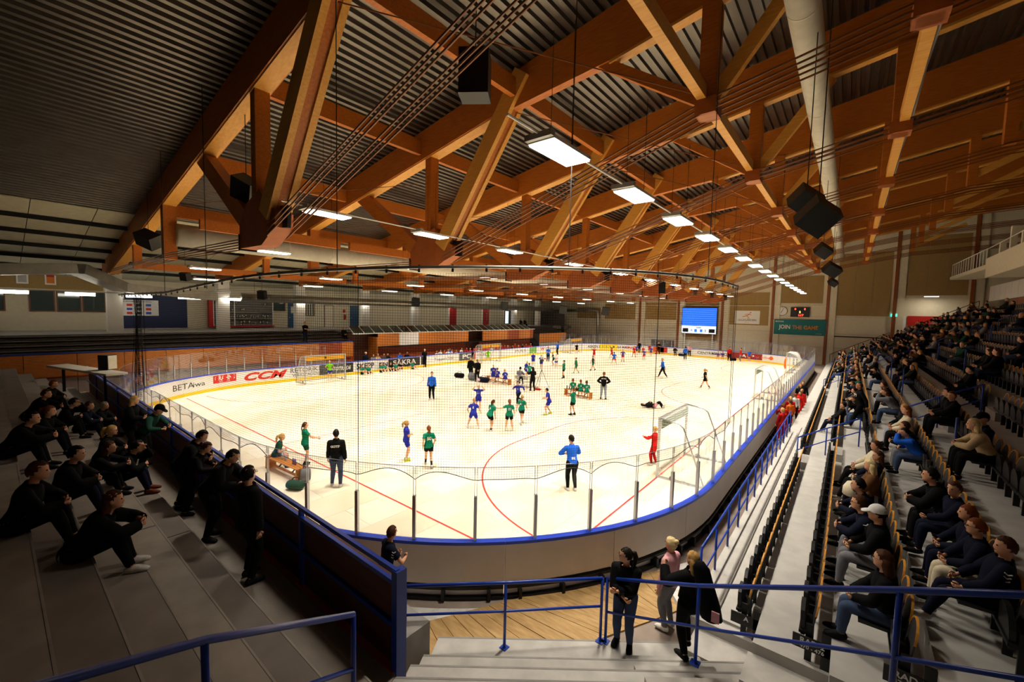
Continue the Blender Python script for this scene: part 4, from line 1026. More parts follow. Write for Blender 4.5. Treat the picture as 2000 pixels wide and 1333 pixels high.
# lamp over the passage at the top of the far stand
t = thing('wall_lamp', 'bright lamp over the passage at the top far end of the seat stand', 'lamp', (6.6, 63.2, 8.3)); ob('housing', MB().box(-.6, .6, -.12, .12, 0, .1), 'white', t); ob('diffuser', MB().box(-.55, .55, -.09, .09, -.03, 0), 'tube', t)
l = bpy.data.lights.new('wall_lamp_light', 'AREA'); l.shape = 'RECTANGLE'; l.size = 1; l.size_y = .2; l.energy = 60; l.color = (1, .9, .7); lo = bpy.data.objects.new('wall_lamp_light', l); COL.objects.link(lo); lo.parent = t; lo.location = (0, 0, -.05)
tube_rail('dark handrail climbing along the far wall beside the seat stand', [(-1.7, 64.5, .38), (.9, 64.5, 1.85), (3.6, 64.5, 3.3)], [.95], .025, 'stair_handrail', 'blacksteel', foot=False)
tube_rail('dark double handrail high on the far part of the seat stand', [(4.6, 60, 3.8), (7.2, 60, 5.3), (9.6, 60, 6.7)], [1.0, .5], .025, 'stair_handrail', 'blacksteel', foot=False)
# ================================================================ PEOPLE
M['skin'] = mat('skin_light', '#d9a07c', .55); M['skin2'] = mat('skin_tan', '#b97a52', .55)
for n_, c_ in dict(hair_brown='#4a2a16', hair_dark='#17110d', hair_blond='#b98f52', hair_pale='#d8c08c', hair_red='#7a3d18', hair_grey='#8a8378',
                   c_green='#0f7a5c', c_dkgreen='#1d4536', c_blue='#27309c', c_royal='#1f5fd0', c_black='#060607', c_white='#dcdad6', c_jeans='#3c4a66', c_grey='#74747a',
                   c_red='#c01c16', c_navy='#0d1126', c_lime='#7ed321', c_beige='#c3ab84', c_brown='#6e4a2c', c_pink='#d79aa2', c_orange='#e46a1e', c_olive='#4d4a38',
                   c_lightjeans='#8f98a8', c_purple='#5a4a9c', c_cream='#d8ccb0', shoe_white='#cfcac2', shoe_black='#141414', shoe_yellow='#c8c83a', shoe_brown='#6a3216', sock_black='#15151a',
                   sock_white='#d6d2cc', eye='#1a1210', lip='#8c3f34', sock_purple='#6a63b8', sock_skin='#d9a07c').items():
    M[n_] = mat(n_, c_, .85 if n_[0] in 'cs' else .6, var=.06 if n_.startswith('c_') else .25, scale=30, spec=.15)
V = Vector
def ik(a, c, l1, l2, hint):
    d = c-a; L = d.length
    if L > (l1+l2)*.999: c = a+d.normalized()*(l1+l2)*.999; d = c-a; L = d.length
    if L < abs(l1-l2)+1e-3: L = abs(l1-l2)+1e-3
    x = (l1*l1-l2*l2+L*L)/(2*L); h = math.sqrt(max(0, l1*l1-x*x)); u = d.normalized(); w = hint-u*hint.dot(u)
    if w.length < 1e-4: w = V((0, 1, 0))-u*u.y
    return a+u*x+w.normalized()*h, c
def ring_loft(mb, rings, n=14):
    """rings: (center, ax, ay) -> closed loft"""
    vs = []; fs = []
    for c, ax, ay in rings:
        for j in range(n):
            a = 2*PI*j/n; vs.append(c+ax*math.cos(a)+ay*math.sin(a))
    for i in range(len(rings)-1):
        for j in range(n): fs.append((i*n+j, i*n+(j+1) % n, (i+1)*n+(j+1) % n, (i+1)*n+j))
    fs.append(tuple(range(n))[::-1]); fs.append(tuple(range((len(rings)-1)*n, len(rings)*n)))
    mb.add(vs, fs)
POSE = dict(pelvis=(0, 0, .53), lean=0, side=0, twist=0, head=(0, 0), lf=(-.06, 0, .045), rf=(.06, 0, .045), lfd=-8, rfd=8,
            lh=(-.16, .03, .48), rh=(.16, .03, .48), lk=(0, 1, .1), rk=(0, 1, .1), le=(-.6, -1, 0), re=(.6, -1, 0), curl=.5, fem=0, hk=1.0)
BODY = {}
def build_body(key, pose, voxel):
    P = dict(POSE); P.update(pose)
    pel = V(P['pelvis']); sp = Matrix.Rotation(math.radians(P['side']), 3, 'Y') @ Matrix.Rotation(math.radians(-P['lean']), 3, 'X')
    up = sp @ V((0, 0, 1)); fw = sp @ V((0, 1, 0)); rt0 = sp @ V((1, 0, 0))
    tw = math.radians(P['twist'])
    rt = rt0*math.cos(tw)+fw*math.sin(tw); ft = fw*math.cos(tw)-rt0*math.sin(tw)
    fem = P['fem']; mb = MB(); bones = []
    tor = [(-.075, .05, .045), (-.045, .084, .066), (0, .09+.004*fem, .069), (.05, .084, .063), (.10, .077-.006*fem, .056), (.16, .083-.006*fem, .06), (.205, .093-.009*fem, .064), (.245, .097-.010*fem, .056), (.27, .07, .046), (.285, .042, .038), (.31, .03, .031), (.36, .029, .031)]
    rings = []
    for t, rx, ry in tor:
        k = max(0, min(1, t/.25)); r_ = (rt0*(1-k)+rt*k).normalized(); f_ = (fw*(1-k)+ft*k).normalized(); rings.append((pel+up*t+f_*(.012*math.sin(k*3)), r_*rx, f_*ry))
    ring_loft(mb, rings)
    neck = pel+up*.29
    for a, b in ((-.02, .10), (.10, .24)): bones.append(('torso', pel+up*a, pel+up*b, .075, .08, a, b))
    bones.append(('neck', pel+up*.285, pel+up*.34, .03, .03, 0, 1))
    # head
    hy, hp = [math.radians(q) for q in P['head']]; hk = P['hk']
    R = Matrix.Rotation(tw*.8+hy, 3, 'Z') @ Matrix.Rotation(-hp-math.radians(P['lean'])*.35, 3, 'X')
    hc = neck+up*.058+ (R @ V((0, .012, .055*hk)))
    hx, hf, hu = R @ V((1, 0, 0)), R @ V((0, 1, 0)), R @ V((0, 0, 1))
    prof = [(-.068, .016, .020, .022), (-.060, .028, .034, .014), (-.045, .036, .046, .006), (-.02, .042, .053, .0), (.01, .0455, .057, -.002), (.035, .044, .055, -.004), (.052, .034, .043, -.006), (.063, .018, .024, -.006)]
    ring_loft(mb, [(hc+hu*(z*hk)+hf*(yo*hk), hx*(rx*hk), hf*(ry*hk)) for z, rx, ry, yo in prof], 16)
    def hl(x, y, z): return hc+(hx*x+hf*y+hu*z)*hk
    def hell(mb_, c, r, n=8, m=6):
        q = MB().ell((0, 0, 0), r, n, m); mb_.add([hl(c[0]+v[0], c[1]+v[1], c[2]+v[2]) for v in q.v], q.f)
    hell(mb, (0, .056, -.014), (.0085, .014, .016)); hell(mb, (0, .05, -.05), (.014, .012, .012))
    for s in (-1, 1): hell(mb, (s*.047, -.004, -.006), (.007, .013, .018))
    bones.append(('head', hl(0, 0, -.04), hl(0, 0, .03), .05, .05, 0, 1))
    hands = []
    for s, hn, en, fn, kn, fd in ((-1, 'lh', 'le', 'lf', 'lk', 'lfd'), (1, 'rh', 're', 'rf', 'rk', 'rfd')):
        sh = pel+up*.252+rt*(s*(.098-.008*fem)); el, wr = ik(sh, V(P[hn]), .165, .145, V(P[en]))
        d1 = (el-sh).normalized(); d2 = (wr-el).normalized()
        mb.tube([sh+rt*(-s*.03), sh, sh+(el-sh)*.35, el], [.030, .034, .030, .0225], 10); mb.tube([el-d2*.01, el+d2*.03, el+(wr-el)*.4, wr+d2*.006], [.0215, .0245, .0225, .0145], 10)
        bones.append(('uarm', sh, el, .031, .023, 0, 1)); bones.append(('farm', el, wr, .023, .015, 0, 1))
        # palm
        side = rt*s; side = (side-d2*side.dot(d2)); side = side.normalized() if side.length > .1 else V((0, 0, 1)); nrm = d2.cross(side)
        ring_loft(mb, [(wr+d2*0, side*.006, nrm*.014), (wr+d2*.012, side*.010, nrm*.019), (wr+d2*.035, side*.010, nrm*.024), (wr+d2*.05, side*.008, nrm*.022)], 10)
        bones.append(('hand', wr, wr+d2*.09, .02, .02, 0, 1)); hands.append((wr, d2, side*-1 if True else side, nrm, s))
        hj = pel+rt0*(s*.052)-up*.012; kn_, an = ik(hj, V(P[fn]), .245, .243, V(P[kn]))
        mb.tube([hj+(hj-kn_).normalized()*.02, hj, hj+(kn_-hj)*.35, kn_], [.05, .056, .050, .0325], 12)
        mb.tube([kn_-(an-kn_)*.05, kn_+(an-kn_)*.02, kn_+(an-kn_)*.3, kn_+(an-kn_)*.65, an], [.028, .0325, .0335, .025, .0195], 12)
        bones.append(('thigh', hj, kn_, .052, .034, 0, 1)); bones.append(('shin', kn_, an, .033, .021, 0, 1))
        fa = math.radians(P[fd]); fdv = V((math.sin(fa), math.cos(fa), 0)); shn = (an-kn_).normalized()
        lift = V(P.get(fn+'p', (0, 0, 0))); fdv = (fdv+lift).normalized(); fr = fdv.cross(V((0, 0, 1))).normalized(); fu = fr.cross(fdv)
        base = an-fu*.02
        ring_loft(mb, [(base-fdv*.038-fu*.002, fr*.016, fu*.016), (base-fdv*.026, fr*.023, fu*.024), (base+fdv*.01, fr*.024, fu*.030), (base+fdv*.05-fu*.004, fr*.027, fu*.022), (base+fdv*.085-fu*.010, fr*.027, fu*.0145), (base+fdv*.108-fu*.014, fr*.017, fu*.010)], 12)
        bones.append(('foot', base-fdv*.03, base+fdv*.1, .03, .022, 0, 1))
    me = mb.mesh('body_src'); o = bpy.data.objects.new('body_src', me)
    md = o.modifiers.new('r', 'REMESH'); md.mode = 'VOXEL'; md.voxel_size = voxel; md.use_smooth_shade = True
    sm = o.modifiers.new('s', 'SMOOTH'); sm.factor = .4; sm.iterations = 2
    bm_ = evaluated(o); bpy.data.objects.remove(o); bpy.data.meshes.remove(me)
    nv = len(bm_.vertices); co = np.empty(nv*3); bm_.vertices.foreach_get('co', co); co = co.reshape(-1, 3); no = np.empty(nv*3); bm_.vertices.foreach_get('normal', no); no = no.reshape(-1, 3)
    fs = [tuple(p.vertices) for p in bm_.polygons]; fc = np.array([co[list(f)].mean(0) for f in fs])
    best = np.full(len(fs), 9.0); lab = np.zeros(len(fs), int); par = np.zeros(len(fs)); names = []
    for i, (nm, a, b, ra, rb, t0, t1) in enumerate(bones):
        a = np.array(a); b = np.array(b); ab = b-a; t = ((fc-a)@ab)/(ab@ab); tc = np.clip(t, 0, 1); d = np.linalg.norm(fc-(a+tc[:, None]*ab), axis=1)-(ra+(rb-ra)*tc)
        m_ = d < best; best[m_] = d[m_]; lab[m_] = i; par[m_] = t0+(t1-t0)*t[m_]; names.append(nm)
    bpy.data.meshes.remove(bm_)
    # fingers
    fv = MB(); cu = P['curl']
    for wr, d, inn, nr, s in hands:
        # finger row spreads along nr, curls towards inn
        for k, ln in enumerate((.040, .046, .043, .034)):
            off = nr*((k-1.5)*.0115*(1)); p0 = wr+d*.042+off; a1 = cu*1.0; a2 = cu*2.1
            p1 = p0+(d*math.cos(a1)+inn*math.sin(a1))*ln*.5; p2 = p1+(d*math.cos(a2)+inn*math.sin(a2))*ln*.5
            fv.tube([p0, p1, p2], [.0058, .0054, .0042], 6)
        sg_ = 1 if nr.dot(V((0, 1, .2))) > 0 else -1
        t0 = wr+d*.014+nr*(sg_*.016); t1 = t0+(d*.6+nr*sg_*.8).normalized()*.022; t2 = t1+(d*.8+inn*.5).normalized()*.020
        fv.tube([t0, t1, t2], [.0075, .0062, .005], 6)
    feats = MB()
    feat2 = MB(); hell(feats, (-.0185, .0505, .005), (.0085, .005, .0048)); hell(feat2, (.0185, .0505, .005), (.0085, .005, .0048))
    mouth = MB(); hell(mouth, (0, .0535, -.034), (.013, .004, .003))
    r_ = dict(co=co, no=no, fs=fs, lab=np.array([names[i] for i in lab]), par=par, fingers=fv, feats=feats, mouth=mouth, head=(hc, hx, hf, hu, hk), chest=(pel+up*.17, rt, ft, up), meshes={})
    f_all = MB(); f_all.v = [tuple(v) for v in co]; f_all.f = list(fs); f_all.add(fv.v, fv.f)
    r_['body'] = f_all.mesh('body', True)
    r_['eye1'] = feats.mesh('eye'); r_['eye2'] = feat2.mesh('eye'); r_['lips'] = mouth.mesh('lips'); BODY[key] = r_
    return r_
def shell(B, name, sel, off):
    idx = np.nonzero(sel)[0]
    if len(idx) == 0: return None
    used = sorted({v for i in idx for v in B['fs'][i]}); mp = {v: k for k, v in enumerate(used)}
    mb = MB(); mb.v = [tuple(q) for q in (B['co'][used]+B['no'][used]*off)]; mb.f = [tuple(mp[v] for v in B['fs'][i]) for i in idx]
    return mb.mesh(name, True)
CLOTH = {   # sleeve (0..2), hem on the spine, leg cover (0..2), sock from, offsets
    'kit':     dict(sleeve=.62, hem=-.055, leg=.62, sock=None, to=.014, bo=.011),
    'kitsock': dict(sleeve=.62, hem=-.055, leg=.55, sock=.55, to=.015, bo=.011),
    'long':    dict(sleeve=1.93, hem=-.03, leg=1.95, sock=None, to=.012, bo=.009),
    'jacket':  dict(sleeve=1.95, hem=-.05, leg=1.96, sock=None, to=.019, bo=.010),
    'puffer':  dict(sleeve=1.95, hem=-.055, leg=1.95, sock=None, to=.027, bo=.011)}
def cloth_meshes(B, kind):
    if kind in B['meshes']: return B['meshes'][kind]
    c = CLOTH[kind]; L, t = B['lab'], B['par']
    top = ((L == 'torso') & (t > c['hem'])) | ((L == 'uarm') & (t < c['sleeve'])) | ((L == 'farm') & (t < c['sleeve']-1))
    if kind == 'kit' or kind == 'kitsock': top |= (L == 'thigh') & (t < .10)
    if kind in ('jacket', 'puffer', 'long'): top |= (L == 'neck') & (t < .35)
    bot = ((L == 'torso') & (t <= c['hem']+.03)) | ((L == 'thigh') & (t < c['leg'])) | ((L == 'shin') & (t < c['leg']-1))
    sho = (L == 'foot'); sock = ((L == 'shin') & (t > (c['sock'] or .78))) if c['leg'] < 1 else ((L == 'shin') & (t > 2))
    r = dict(top=shell(B, 'top', top, c['to']), bottom=shell(B, 'bottom', bot, c['bo']), shoes=shell(B, 'shoes', sho, .005), socks=shell(B, 'socks', sock, .004))
    B['meshes'][kind] = r; return r
def hair_mesh(B, style):
    k = 'hair_'+style
    if k in B['meshes']: return B['meshes'][k]
    hc, hx, hf, hu, hk = B['head']; mb = MB()
    def hl(x, y, z): return hc+(hx*x+hf*y+hu*z)*hk
    n, m_ = 22, 16; rr = (.0495, .0620, .0700) if style != 'buzz' else (.0475, .0595, .0665); vs = []; keep = {}
    for i in range(m_+1):
        a = -PI/2+PI*i/m_
        for j in range(n):
            b = 2*PI*j/n; d = (math.cos(a)*math.cos(b), math.cos(a)*math.sin(b), math.sin(a)); vs.append(d)
    fs = []; thr = lambda d: float(np.interp(d[1], [-1, -.6, -.3, 0, .2, .5, 1], [-.75, -.6, -.42, -.22, .05, .45, .70]))
    for i in range(m_):
        for j in range(n):
            q = (i*n+j, i*n+(j+1) % n, (i+1)*n+(j+1) % n, (i+1)*n+j); c = [sum(vs[x][e] for x in q)/4 for e in range(3)]
            if c[2] > thr(c): fs.append(q)
    rn = random.Random(hash(style) % 97); jit = [1+(rn.uniform(-.05, .09) if style != 'buzz' else 0) for _ in vs]
    for i in range(m_+1):
        for j in range(n): pass
    mb.add([hl(d[0]*rr[0]*k_, d[1]*rr[1]*k_-.006, d[2]*rr[2]*k_+.002) for d, k_ in zip(vs, jit)], fs)
    if style == 'pony': mb.tube([hl(0, -.058, .03), hl(0, -.085, .025), hl(.004, -.098, -.02), hl(.004, -.095, -.075), hl(.0, -.085, -.12)], [.012, .022, .026, .020, .006], 8)
    if style == 'braid':
        for i in range(9): q = MB().ell((0, 0, 0), (.014, .014, .014), 7, 5); c0 = (0, -.066-.012*math.sin(i*.5), -.005-.022*i); mb.add([hl(c0[0]+v[0], c0[1]+v[1], c0[2]+v[2]) for v in q.v], q.f)
    if style == 'bun': q = MB().ell((0, -.066, .045), (.025, .024, .025), 10, 7); mb.add([hl(*v) for v in q.v], q.f)
    if style == 'long':
        rg = []
        for z, rx, ry, yo in ((.02, .05, .045, -.018), (-.03, .056, .040, -.026), (-.08, .062, .034, -.036), (-.13, .058, .026, -.046), (-.17, .04, .014, -.05)): rg.append((hl(0, yo, z), hx*(rx*hk), hf*(ry*hk)))
        ring_loft(mb, rg, 14)
    B['meshes'][k] = mb.mesh('hair', True); return B['meshes'][k]
def cap_mesh(B):
    if 'cap' in B['meshes']: return B['meshes']['cap']
    hc, hx, hf, hu, hk = B['head']; mb = MB(); n = 16; vs = []; fs = []
    def hl(x, y, z): return hc+(hx*x+hf*y+hu*z)*hk
    for i in range(7):
        a = PI/2*i/6
        for j in range(n): b = 2*PI*j/n; vs.append(hl(.056*math.cos(a)*math.cos(b), .067*math.cos(a)*math.sin(b)-.005, .012+.066*math.sin(a)))
    for i in range(6):
        for j in range(n): fs.append((i*n+j, i*n+(j+1) % n, (i+1)*n+(j+1) % n, (i+1)*n+j))
    mb.add(vs, fs); br = MB(); pts = [(-.046, .045), (-.04, .085), (-.02, .105), (.02, .105), (.04, .085), (.046, .045)]
    mb.add([hl(x, y, .018-.25*(y-.045)) for x, y in pts]+[hl(x, y, .012-.25*(y-.045)) for x, y in pts], [(0,1,2,3,4,5), (11,10,9,8,7,6)]+[(i, i+6, (i+1) % 6+6, (i+1) % 6) for i in range(6)])
    B['meshes']['cap'] = mb.mesh('cap', True); return B['meshes']['cap']
def glasses_mesh(B):
    if 'gl' in B['meshes']: return B['meshes']['gl']
    hc, hx, hf, hu, hk = B['head']; mb = MB()
    def hl(x, y, z): return hc+(hx*x+hf*y+hu*z)*hk
    for s in (-1, 1): mb.tube([hl(s*.019+.014*math.cos(a*PI/5), .060, .003+.010*math.sin(a*PI/5)) for a in range(10)], .0016, 4, True); mb.tube([hl(s*.034, .058, .005), hl(s*.05, .0, .004)], .0016, 4)
    mb.tube([hl(-.006, .062, .004), hl(.006, .062, .004)], .0016, 4); B['meshes']['gl'] = mb.mesh('glasses'); return B['meshes']['gl']
def slot(name, me, m_, par):
    o = bpy.data.objects.new(name, me)
    if len(me.materials) == 0: me.materials.append(M[m_])
    link(o, par); o.material_slots[0].link = 'OBJECT'; o.material_slots[0].material = M[m_]; return o
def person(loc, yaw, H, pkey, pose, kind, top, bottom, shoes, hair, label, group=None, socks='sock_white', skin='skin', voxel=.0125, number=None, cap=None, glasses=False, name='person', accent=None):
    B = BODY.get((pkey, voxel)) or build_body((pkey, voxel), pose, voxel)
    t = thing(name, label, 'person', loc, yaw, group); t.scale = (H, H, H)
    slot('body', B['body'], skin, t); cm_ = cloth_meshes(B, kind)
    tp = slot('jacket' if kind in ('jacket', 'puffer') else 'shirt', cm_['top'], top, t)
    slot('trousers' if CLOTH[kind]['leg'] > 1 else 'shorts', cm_['bottom'], bottom, t); slot('shoes', cm_['shoes'], shoes, t)
    if cm_['socks'] and socks: slot('socks', cm_['socks'], socks, t)
    if hair: slot('hair', hair_mesh(B, hair[0]), hair[1], t)
    slot('eye', B['eye1'], 'eye', t); slot('eye', B['eye2'], 'eye', t); slot('lips', B['lips'], 'lip', t)
    if cap: slot('cap', cap_mesh(B), cap, t)
    if glasses: slot('glasses', glasses_mesh(B), 'black', t)
    if number:
        c, rt, ft, up_ = B['chest']
        for sgn in ((-1,) if number[1] == 'b' else (1,) if number[1] == 'f' else (-1, 1)):
            me = text_mesh(number[0], number[2] if len(number) > 2 else .105, .003, 0, .001); r2 = rt*(-sgn) if sgn == 1 else rt
            mm = Matrix((rt if sgn < 0 else -rt, up_, (ft*-1 if sgn < 0 else ft))).transposed().to_4x4(); mm.translation = c+ft*(sgn*(.062+CLOTH[kind]['to']+.004))+up_*(number[3] if len(number) > 3 else 0); me.transform(mm); ob('lettering', me, number[4] if len(number) > 4 else 'c_white', tp)
    return t
def chevrons(t, pkey, kind, n=3, s=-1, voxel=.0125):
    B = BODY[(pkey, voxel)]; c, rt, ft, up_ = B['chest']; tp = [o for o in t.children if o.name.startswith(('jacket', 'shirt'))][0]
    for k in range(n):
        p = c+rt*(s*(.108+CLOTH[kind]['to']+.026))+up_*(.075-.026*k)+ft*.0; mb = MB()
        mb.beam(p+ft*.02+up_*.012, p-ft*.0, .006, .008, rt); mb.beam(p+ft*.0, p-ft*.02+up_*.012, .006, .008, rt); ob('chevron_mark', mb, 'c_white', tp)
# ---- pose library (units of body height, facing +y)
PO = {}
PO['stand'] = dict()
PO['stand2'] = dict(lf=(-.075, .02, .045), rf=(.07, -.03, .045), lh=(-.15, .07, .47), rh=(.15, .0, .47), head=(20, 0))
PO['folded'] = dict(lh=(.02, .13, .66), rh=(-.04, .12, .64), le=(-1, -.3, -.6), re=(1, -.3, -.6), fem=1)
PO['handsback'] = dict(lh=(-.02, -.10, .53), rh=(.03, -.11, .52), le=(-1, -.5, 0), re=(1, -.5, 0), lean=4, head=(-25, -8))
PO['hips'] = dict(lh=(-.10, .02, .58), rh=(.10, .02, .58), le=(-1, -.25, .1), re=(1, -.25, .1), lf=(-.085, 0, .045), rf=(.085, 0, .045))
PO['walk'] = dict(lf=(-.05, .16, .05), rf=(.05, -.17, .075), rfp=(0, 0, -.45), lfp=(0, 0, .2), lh=(-.15, -.08, .5), rh=(.15, .13, .53), lean=4, fem=1)
PO['stride'] = dict(lf=(-.05, .20, .05), rf=(.05, -.20, .08), rfp=(0, 0, -.5), lfp=(0, 0, .25), lh=(-.14, -.12, .5), rh=(.14, .16, .56), lean=6)
PO['run'] = dict(pelvis=(0, 0, .50), lf=(-.05, .17, .06), rf=(.05, -.30, .18), rfp=(0, 0, -.9), lh=(-.2, -.12, .58), rh=(.12, .18, .66), lean=14, fem=1)
PO['wide'] = dict(pelvis=(0, 0, .485), lf=(-.19, .03, .045), rf=(.17, -.04, .045), lh=(-.19, .12, .52), rh=(.22, .1, .50), lean=16, lfd=-20, rfd=20, fem=1)
PO['guard'] = dict(pelvis=(0, 0, .49), lf=(-.14, .08, .045), rf=(.13, -.06, .045), lh=(-.16, .19, .60), rh=(.14, .2, .57), lean=14, lfd=-15, rfd=15)
PO['throw'] = dict(lh=(-.15, .08, .92), rh=(.14, .06, .93), le=(-1, .2, -.3), re=(1, .2, -.3), lf=(-.08, .03, .045), rf=(.08, -.03, .045), fem=1)
PO['point'] = dict(lh=(-.38, .02, .70), rh=(.16, .05, .5), lf=(-.10, 0, .045), rf=(.10, .0, .045), le=(-.2, -.3, -1), fem=1, twist=6)
PO['forward'] = dict(lh=(-.08, .26, .70), rh=(.10, .24, .66), le=(-1, 0, -1), re=(1, 0, -1), lf=(-.07, .04, .045), rf=(.07, -.03, .045), fem=1)
PO['reach'] = dict(lh=(-.10, .16, .60), rh=(.12, .25, .62), le=(-1, -.3, -.6), re=(.8, -.5, -1), lf=(-.04, .01, .045), rf=(.04, -.02, .045), fem=1)
PO['lean'] = dict(pelvis=(0, -.02, .51), lean=18, side=6, lh=(-.13, .12, .42), rh=(.16, .06, .43), lf=(-.03, .08, .045), rf=(.09, -.08, .045), fem=1)
PO['rail'] = dict(pelvis=(0, -.03, .525), lean=12, lh=(-.10, .16, .62), rh=(.06, .19, .62), le=(-1, -.2, -.4), re=(1, -.2, -.4), head=(20, 4), curl=.9, lf=(-.06, 0, .045), rf=(.07, -.03, .045))
PO['railF'] = dict(PO['rail'], fem=1, lean=6, lh=(.05, .15, .63), rh=(-.02, .17, .60), le=(-1, -.2, -.6), re=(1, -.2, -.6), head=(-68, -2), curl=.8)
PO['talk'] = dict(fem=1, lh=(-.17, .16, .80), rh=(.13, .10, .56), le=(-1, -.2, -.8), re=(.8, -.6, -.3), head=(12, 0), curl=1.2, lf=(-.05, -.02, .045), rf=(.07, .09, .075), rfp=(0, 0, .5), lean=-3)
PO['sit'] = dict(pelvis=(0, 0, .315), lf=(-.07, .27, .045), rf=(.07, .27, .045), lh=(-.06, .20, .38), rh=(.06, .21, .38), le=(-1, -.4, -.2), re=(1, -.4, -.2), lean=6)
PO['sitlean'] = dict(PO['sit'], lean=26, lh=(-.05, .30, .42), rh=(.04, .30, .42), head=(0, -8))
PO['sitback'] = dict(PO['sit'], lean=-10, lf=(-.06, .34, .045), rf=(.08, .30, .045), lh=(-.10, .16, .36), rh=(.10, .16, .36), head=(12, 6))
PO['sitchin'] = dict(PO['sit'], lean=30, lh=(-.03, .27, .64), rh=(.06, .24, .42), le=(-.6, .2, -1), head=(18, 0))
PO['sitside'] = dict(PO['sit'], twist=18, head=(30, 0), lh=(-.08, .22, .40), rh=(.12, .12, .38))
PO['sitF'] = dict(PO['sit'], fem=1, head=(-14, 0), lf=(-.03, .26, .045), rf=(.05, .27, .045))
PO['bench'] = dict(pelvis=(0, 0, .33), lf=(-.08, .2, .045), rf=(.08, .22, .045), lh=(-.08, .18, .40), rh=(.08, .19, .40), lean=20, hk=1.08, fem=1)
PO['floorsit'] = dict(pelvis=(0, 0, .075), lf=(-.07, .24, .045), rf=(.08, .28, .045), lh=(-.10, .18, .22), rh=(.10, .2, .22), lean=-6, lk=(-.2, .2, 1), rk=(.2, .2, 1), hk=1.08, fem=1)
PO['floorsit2'] = dict(pelvis=(0, 0, .075), lf=(-.07, .40, .04), rf=(.10, .42, .04), lfp=(0, -1, 1), rfp=(0, -1, 1), lh=(-.16, -.06, .05), rh=(.14, .1, .12), lean=-14, lk=(0, 0, 1), rk=(0, 0, 1), hk=1.08)
PO['fold'] = dict(pelvis=(0, 0, .52), lean=34, lh=(-.12, .28, .58), rh=(.10, .3, .58), le=(-1, -.2, -.6), re=(1, -.2, -.6), curl=.9, lf=(-.07, -.05, .045), rf=(.08, .0, .045), head=(0, 14))
PO['tsit'] = dict(pelvis=(0, 0, .225), lf=(-.07, .29, .045), rf=(.07, .31, .045), lh=(-.05, .26, .34), rh=(.05, .27, .34), le=(-1, -.4, -.2), re=(1, -.4, -.2), lean=20)
PO['tchin'] = dict(PO['tsit'], lean=32, lh=(-.02, .26, .545), rh=(.07, .28, .36), le=(-.6, .2, -1), head=(16, 0))
PO['tlean'] = dict(PO['tsit'], lean=34, lh=(-.05, .36, .36), rh=(.04, .36, .35), head=(0, -8))
def face_yaw(p, rel):
    """rel degrees: 0 = facing away from the camera, 90 = to its left, 180 = to it"""
    return math.atan2(p.y, p.x)-PI/2+math.radians(rel)
# ---- people and things on the playing floor
def on_floor(px, py, H, rel, pk, kind, top, bottom, shoes, hair, label, **kw):
    p = PZ(px, py, 0); return person((p.x, p.y, .001), face_yaw(p, rel), H, pk, PO[pk], kind, top, bottom, shoes, hair, label, **kw)
G, B_, BK = 'c_green', 'c_blue', 'c_black'
on_floor(596, 908, 1.52, -80, 'reach', 'kit', G, 'c_dkgreen', 'shoe_black', ('braid', 'hair_brown'), 'girl in green kit with a long braid standing by the near wooden bench', socks='sock_black')
on_floor(657, 951, 1.80, -12, 'stand2', 'jacket', BK, 'c_jeans', 'shoe_white', ('short', 'hair_dark'), 'man in black jacket and jeans seen from behind near the glass', number=('GOTIF', 'b', .05, .03))
on_floor(793, 900, 1.50, -85, 'folded', 'kit', B_, B_, 'shoe_yellow', ('pony', 'hair_blond'), 'girl in blue and white kit with arms folded and yellow shoes', socks='sock_white')
on_floor(837, 912, 1.47, 8, 'walk', 'kitsock', G, BK, 'shoe_white', ('pony', 'hair_red'), 'girl in green shirt number 50 walking away with purple knee pads', number=('50', 'b'), socks='sock_black')
on_floor(924, 837, 1.50, -8, 'wide', 'kit', B_, B_, 'shoe_white', ('braid', 'hair_blond'), 'girl in blue shirt number 6 standing with legs wide apart', number=('6', 'b'))
on_floor(934, 803, 1.48, 180, 'throw', 'kit', B_, B_, 'shoe_white', ('short', 'hair_pale'), 'child in blue kit lifting both hands under a flying ball', number=('21', 'f'))
on_floor(957, 841, 1.50, -40, 'lean', 'kit', G, BK, 'shoe_white', ('pony', 'hair_brown'), 'girl in green kit leaning forward with black socks', number=('9', 'b'), socks='sock_black')
on_floor(994, 842, 1.50, 0, 'point', 'kit', G, BK, 'shoe_white', ('pony', 'hair_red'), 'girl in green shirt number 22 stretching one arm out sideways', number=('22', 'b'))
on_floor(1012, 791, 1.50, 150, 'run', 'long', B_, BK, 'shoe_white', ('bun', 'hair_dark'), 'girl in blue shirt and black leggings running towards the bench side', number=('14', 'f'))
on_floor(1018, 829, 1.46, -25, 'walk', 'kitsock', G, BK, 'shoe_white', ('braid', 'hair_blond'), 'girl in green shirt number 6 with black knee pads', number=('6', 'b'))
on_floor(1072, 810, 1.52, 85, 'guard', 'kit', B_, B_, 'shoe_yellow', ('short', 'hair_dark'), 'dark-haired child in blue kit crouching with hands ready', number=('16', 'b'))
on_floor(1119, 811, 1.50, 60, 'forward', 'kit', G, BK, 'shoe_black', ('short', 'hair_red'), 'child in green kit holding both arms forward', socks='sock_black', number=('7', 'b'))
on_floor(843, 782, 1.78, 170, 'stand2', 'long', 'c_royal', BK, 'shoe_white', ('short', 'hair_brown'), 'man in bright blue jacket standing alone with black trousers')
on_floor(1115, 958, 1.76, 18, 'rail', 'long', 'c_royal', BK, 'shoe_white', ('short', 'hair_dark'), 'man in blue jacket and black trousers looking on near the goal', number=('IFK', 'b', .05, -.1))
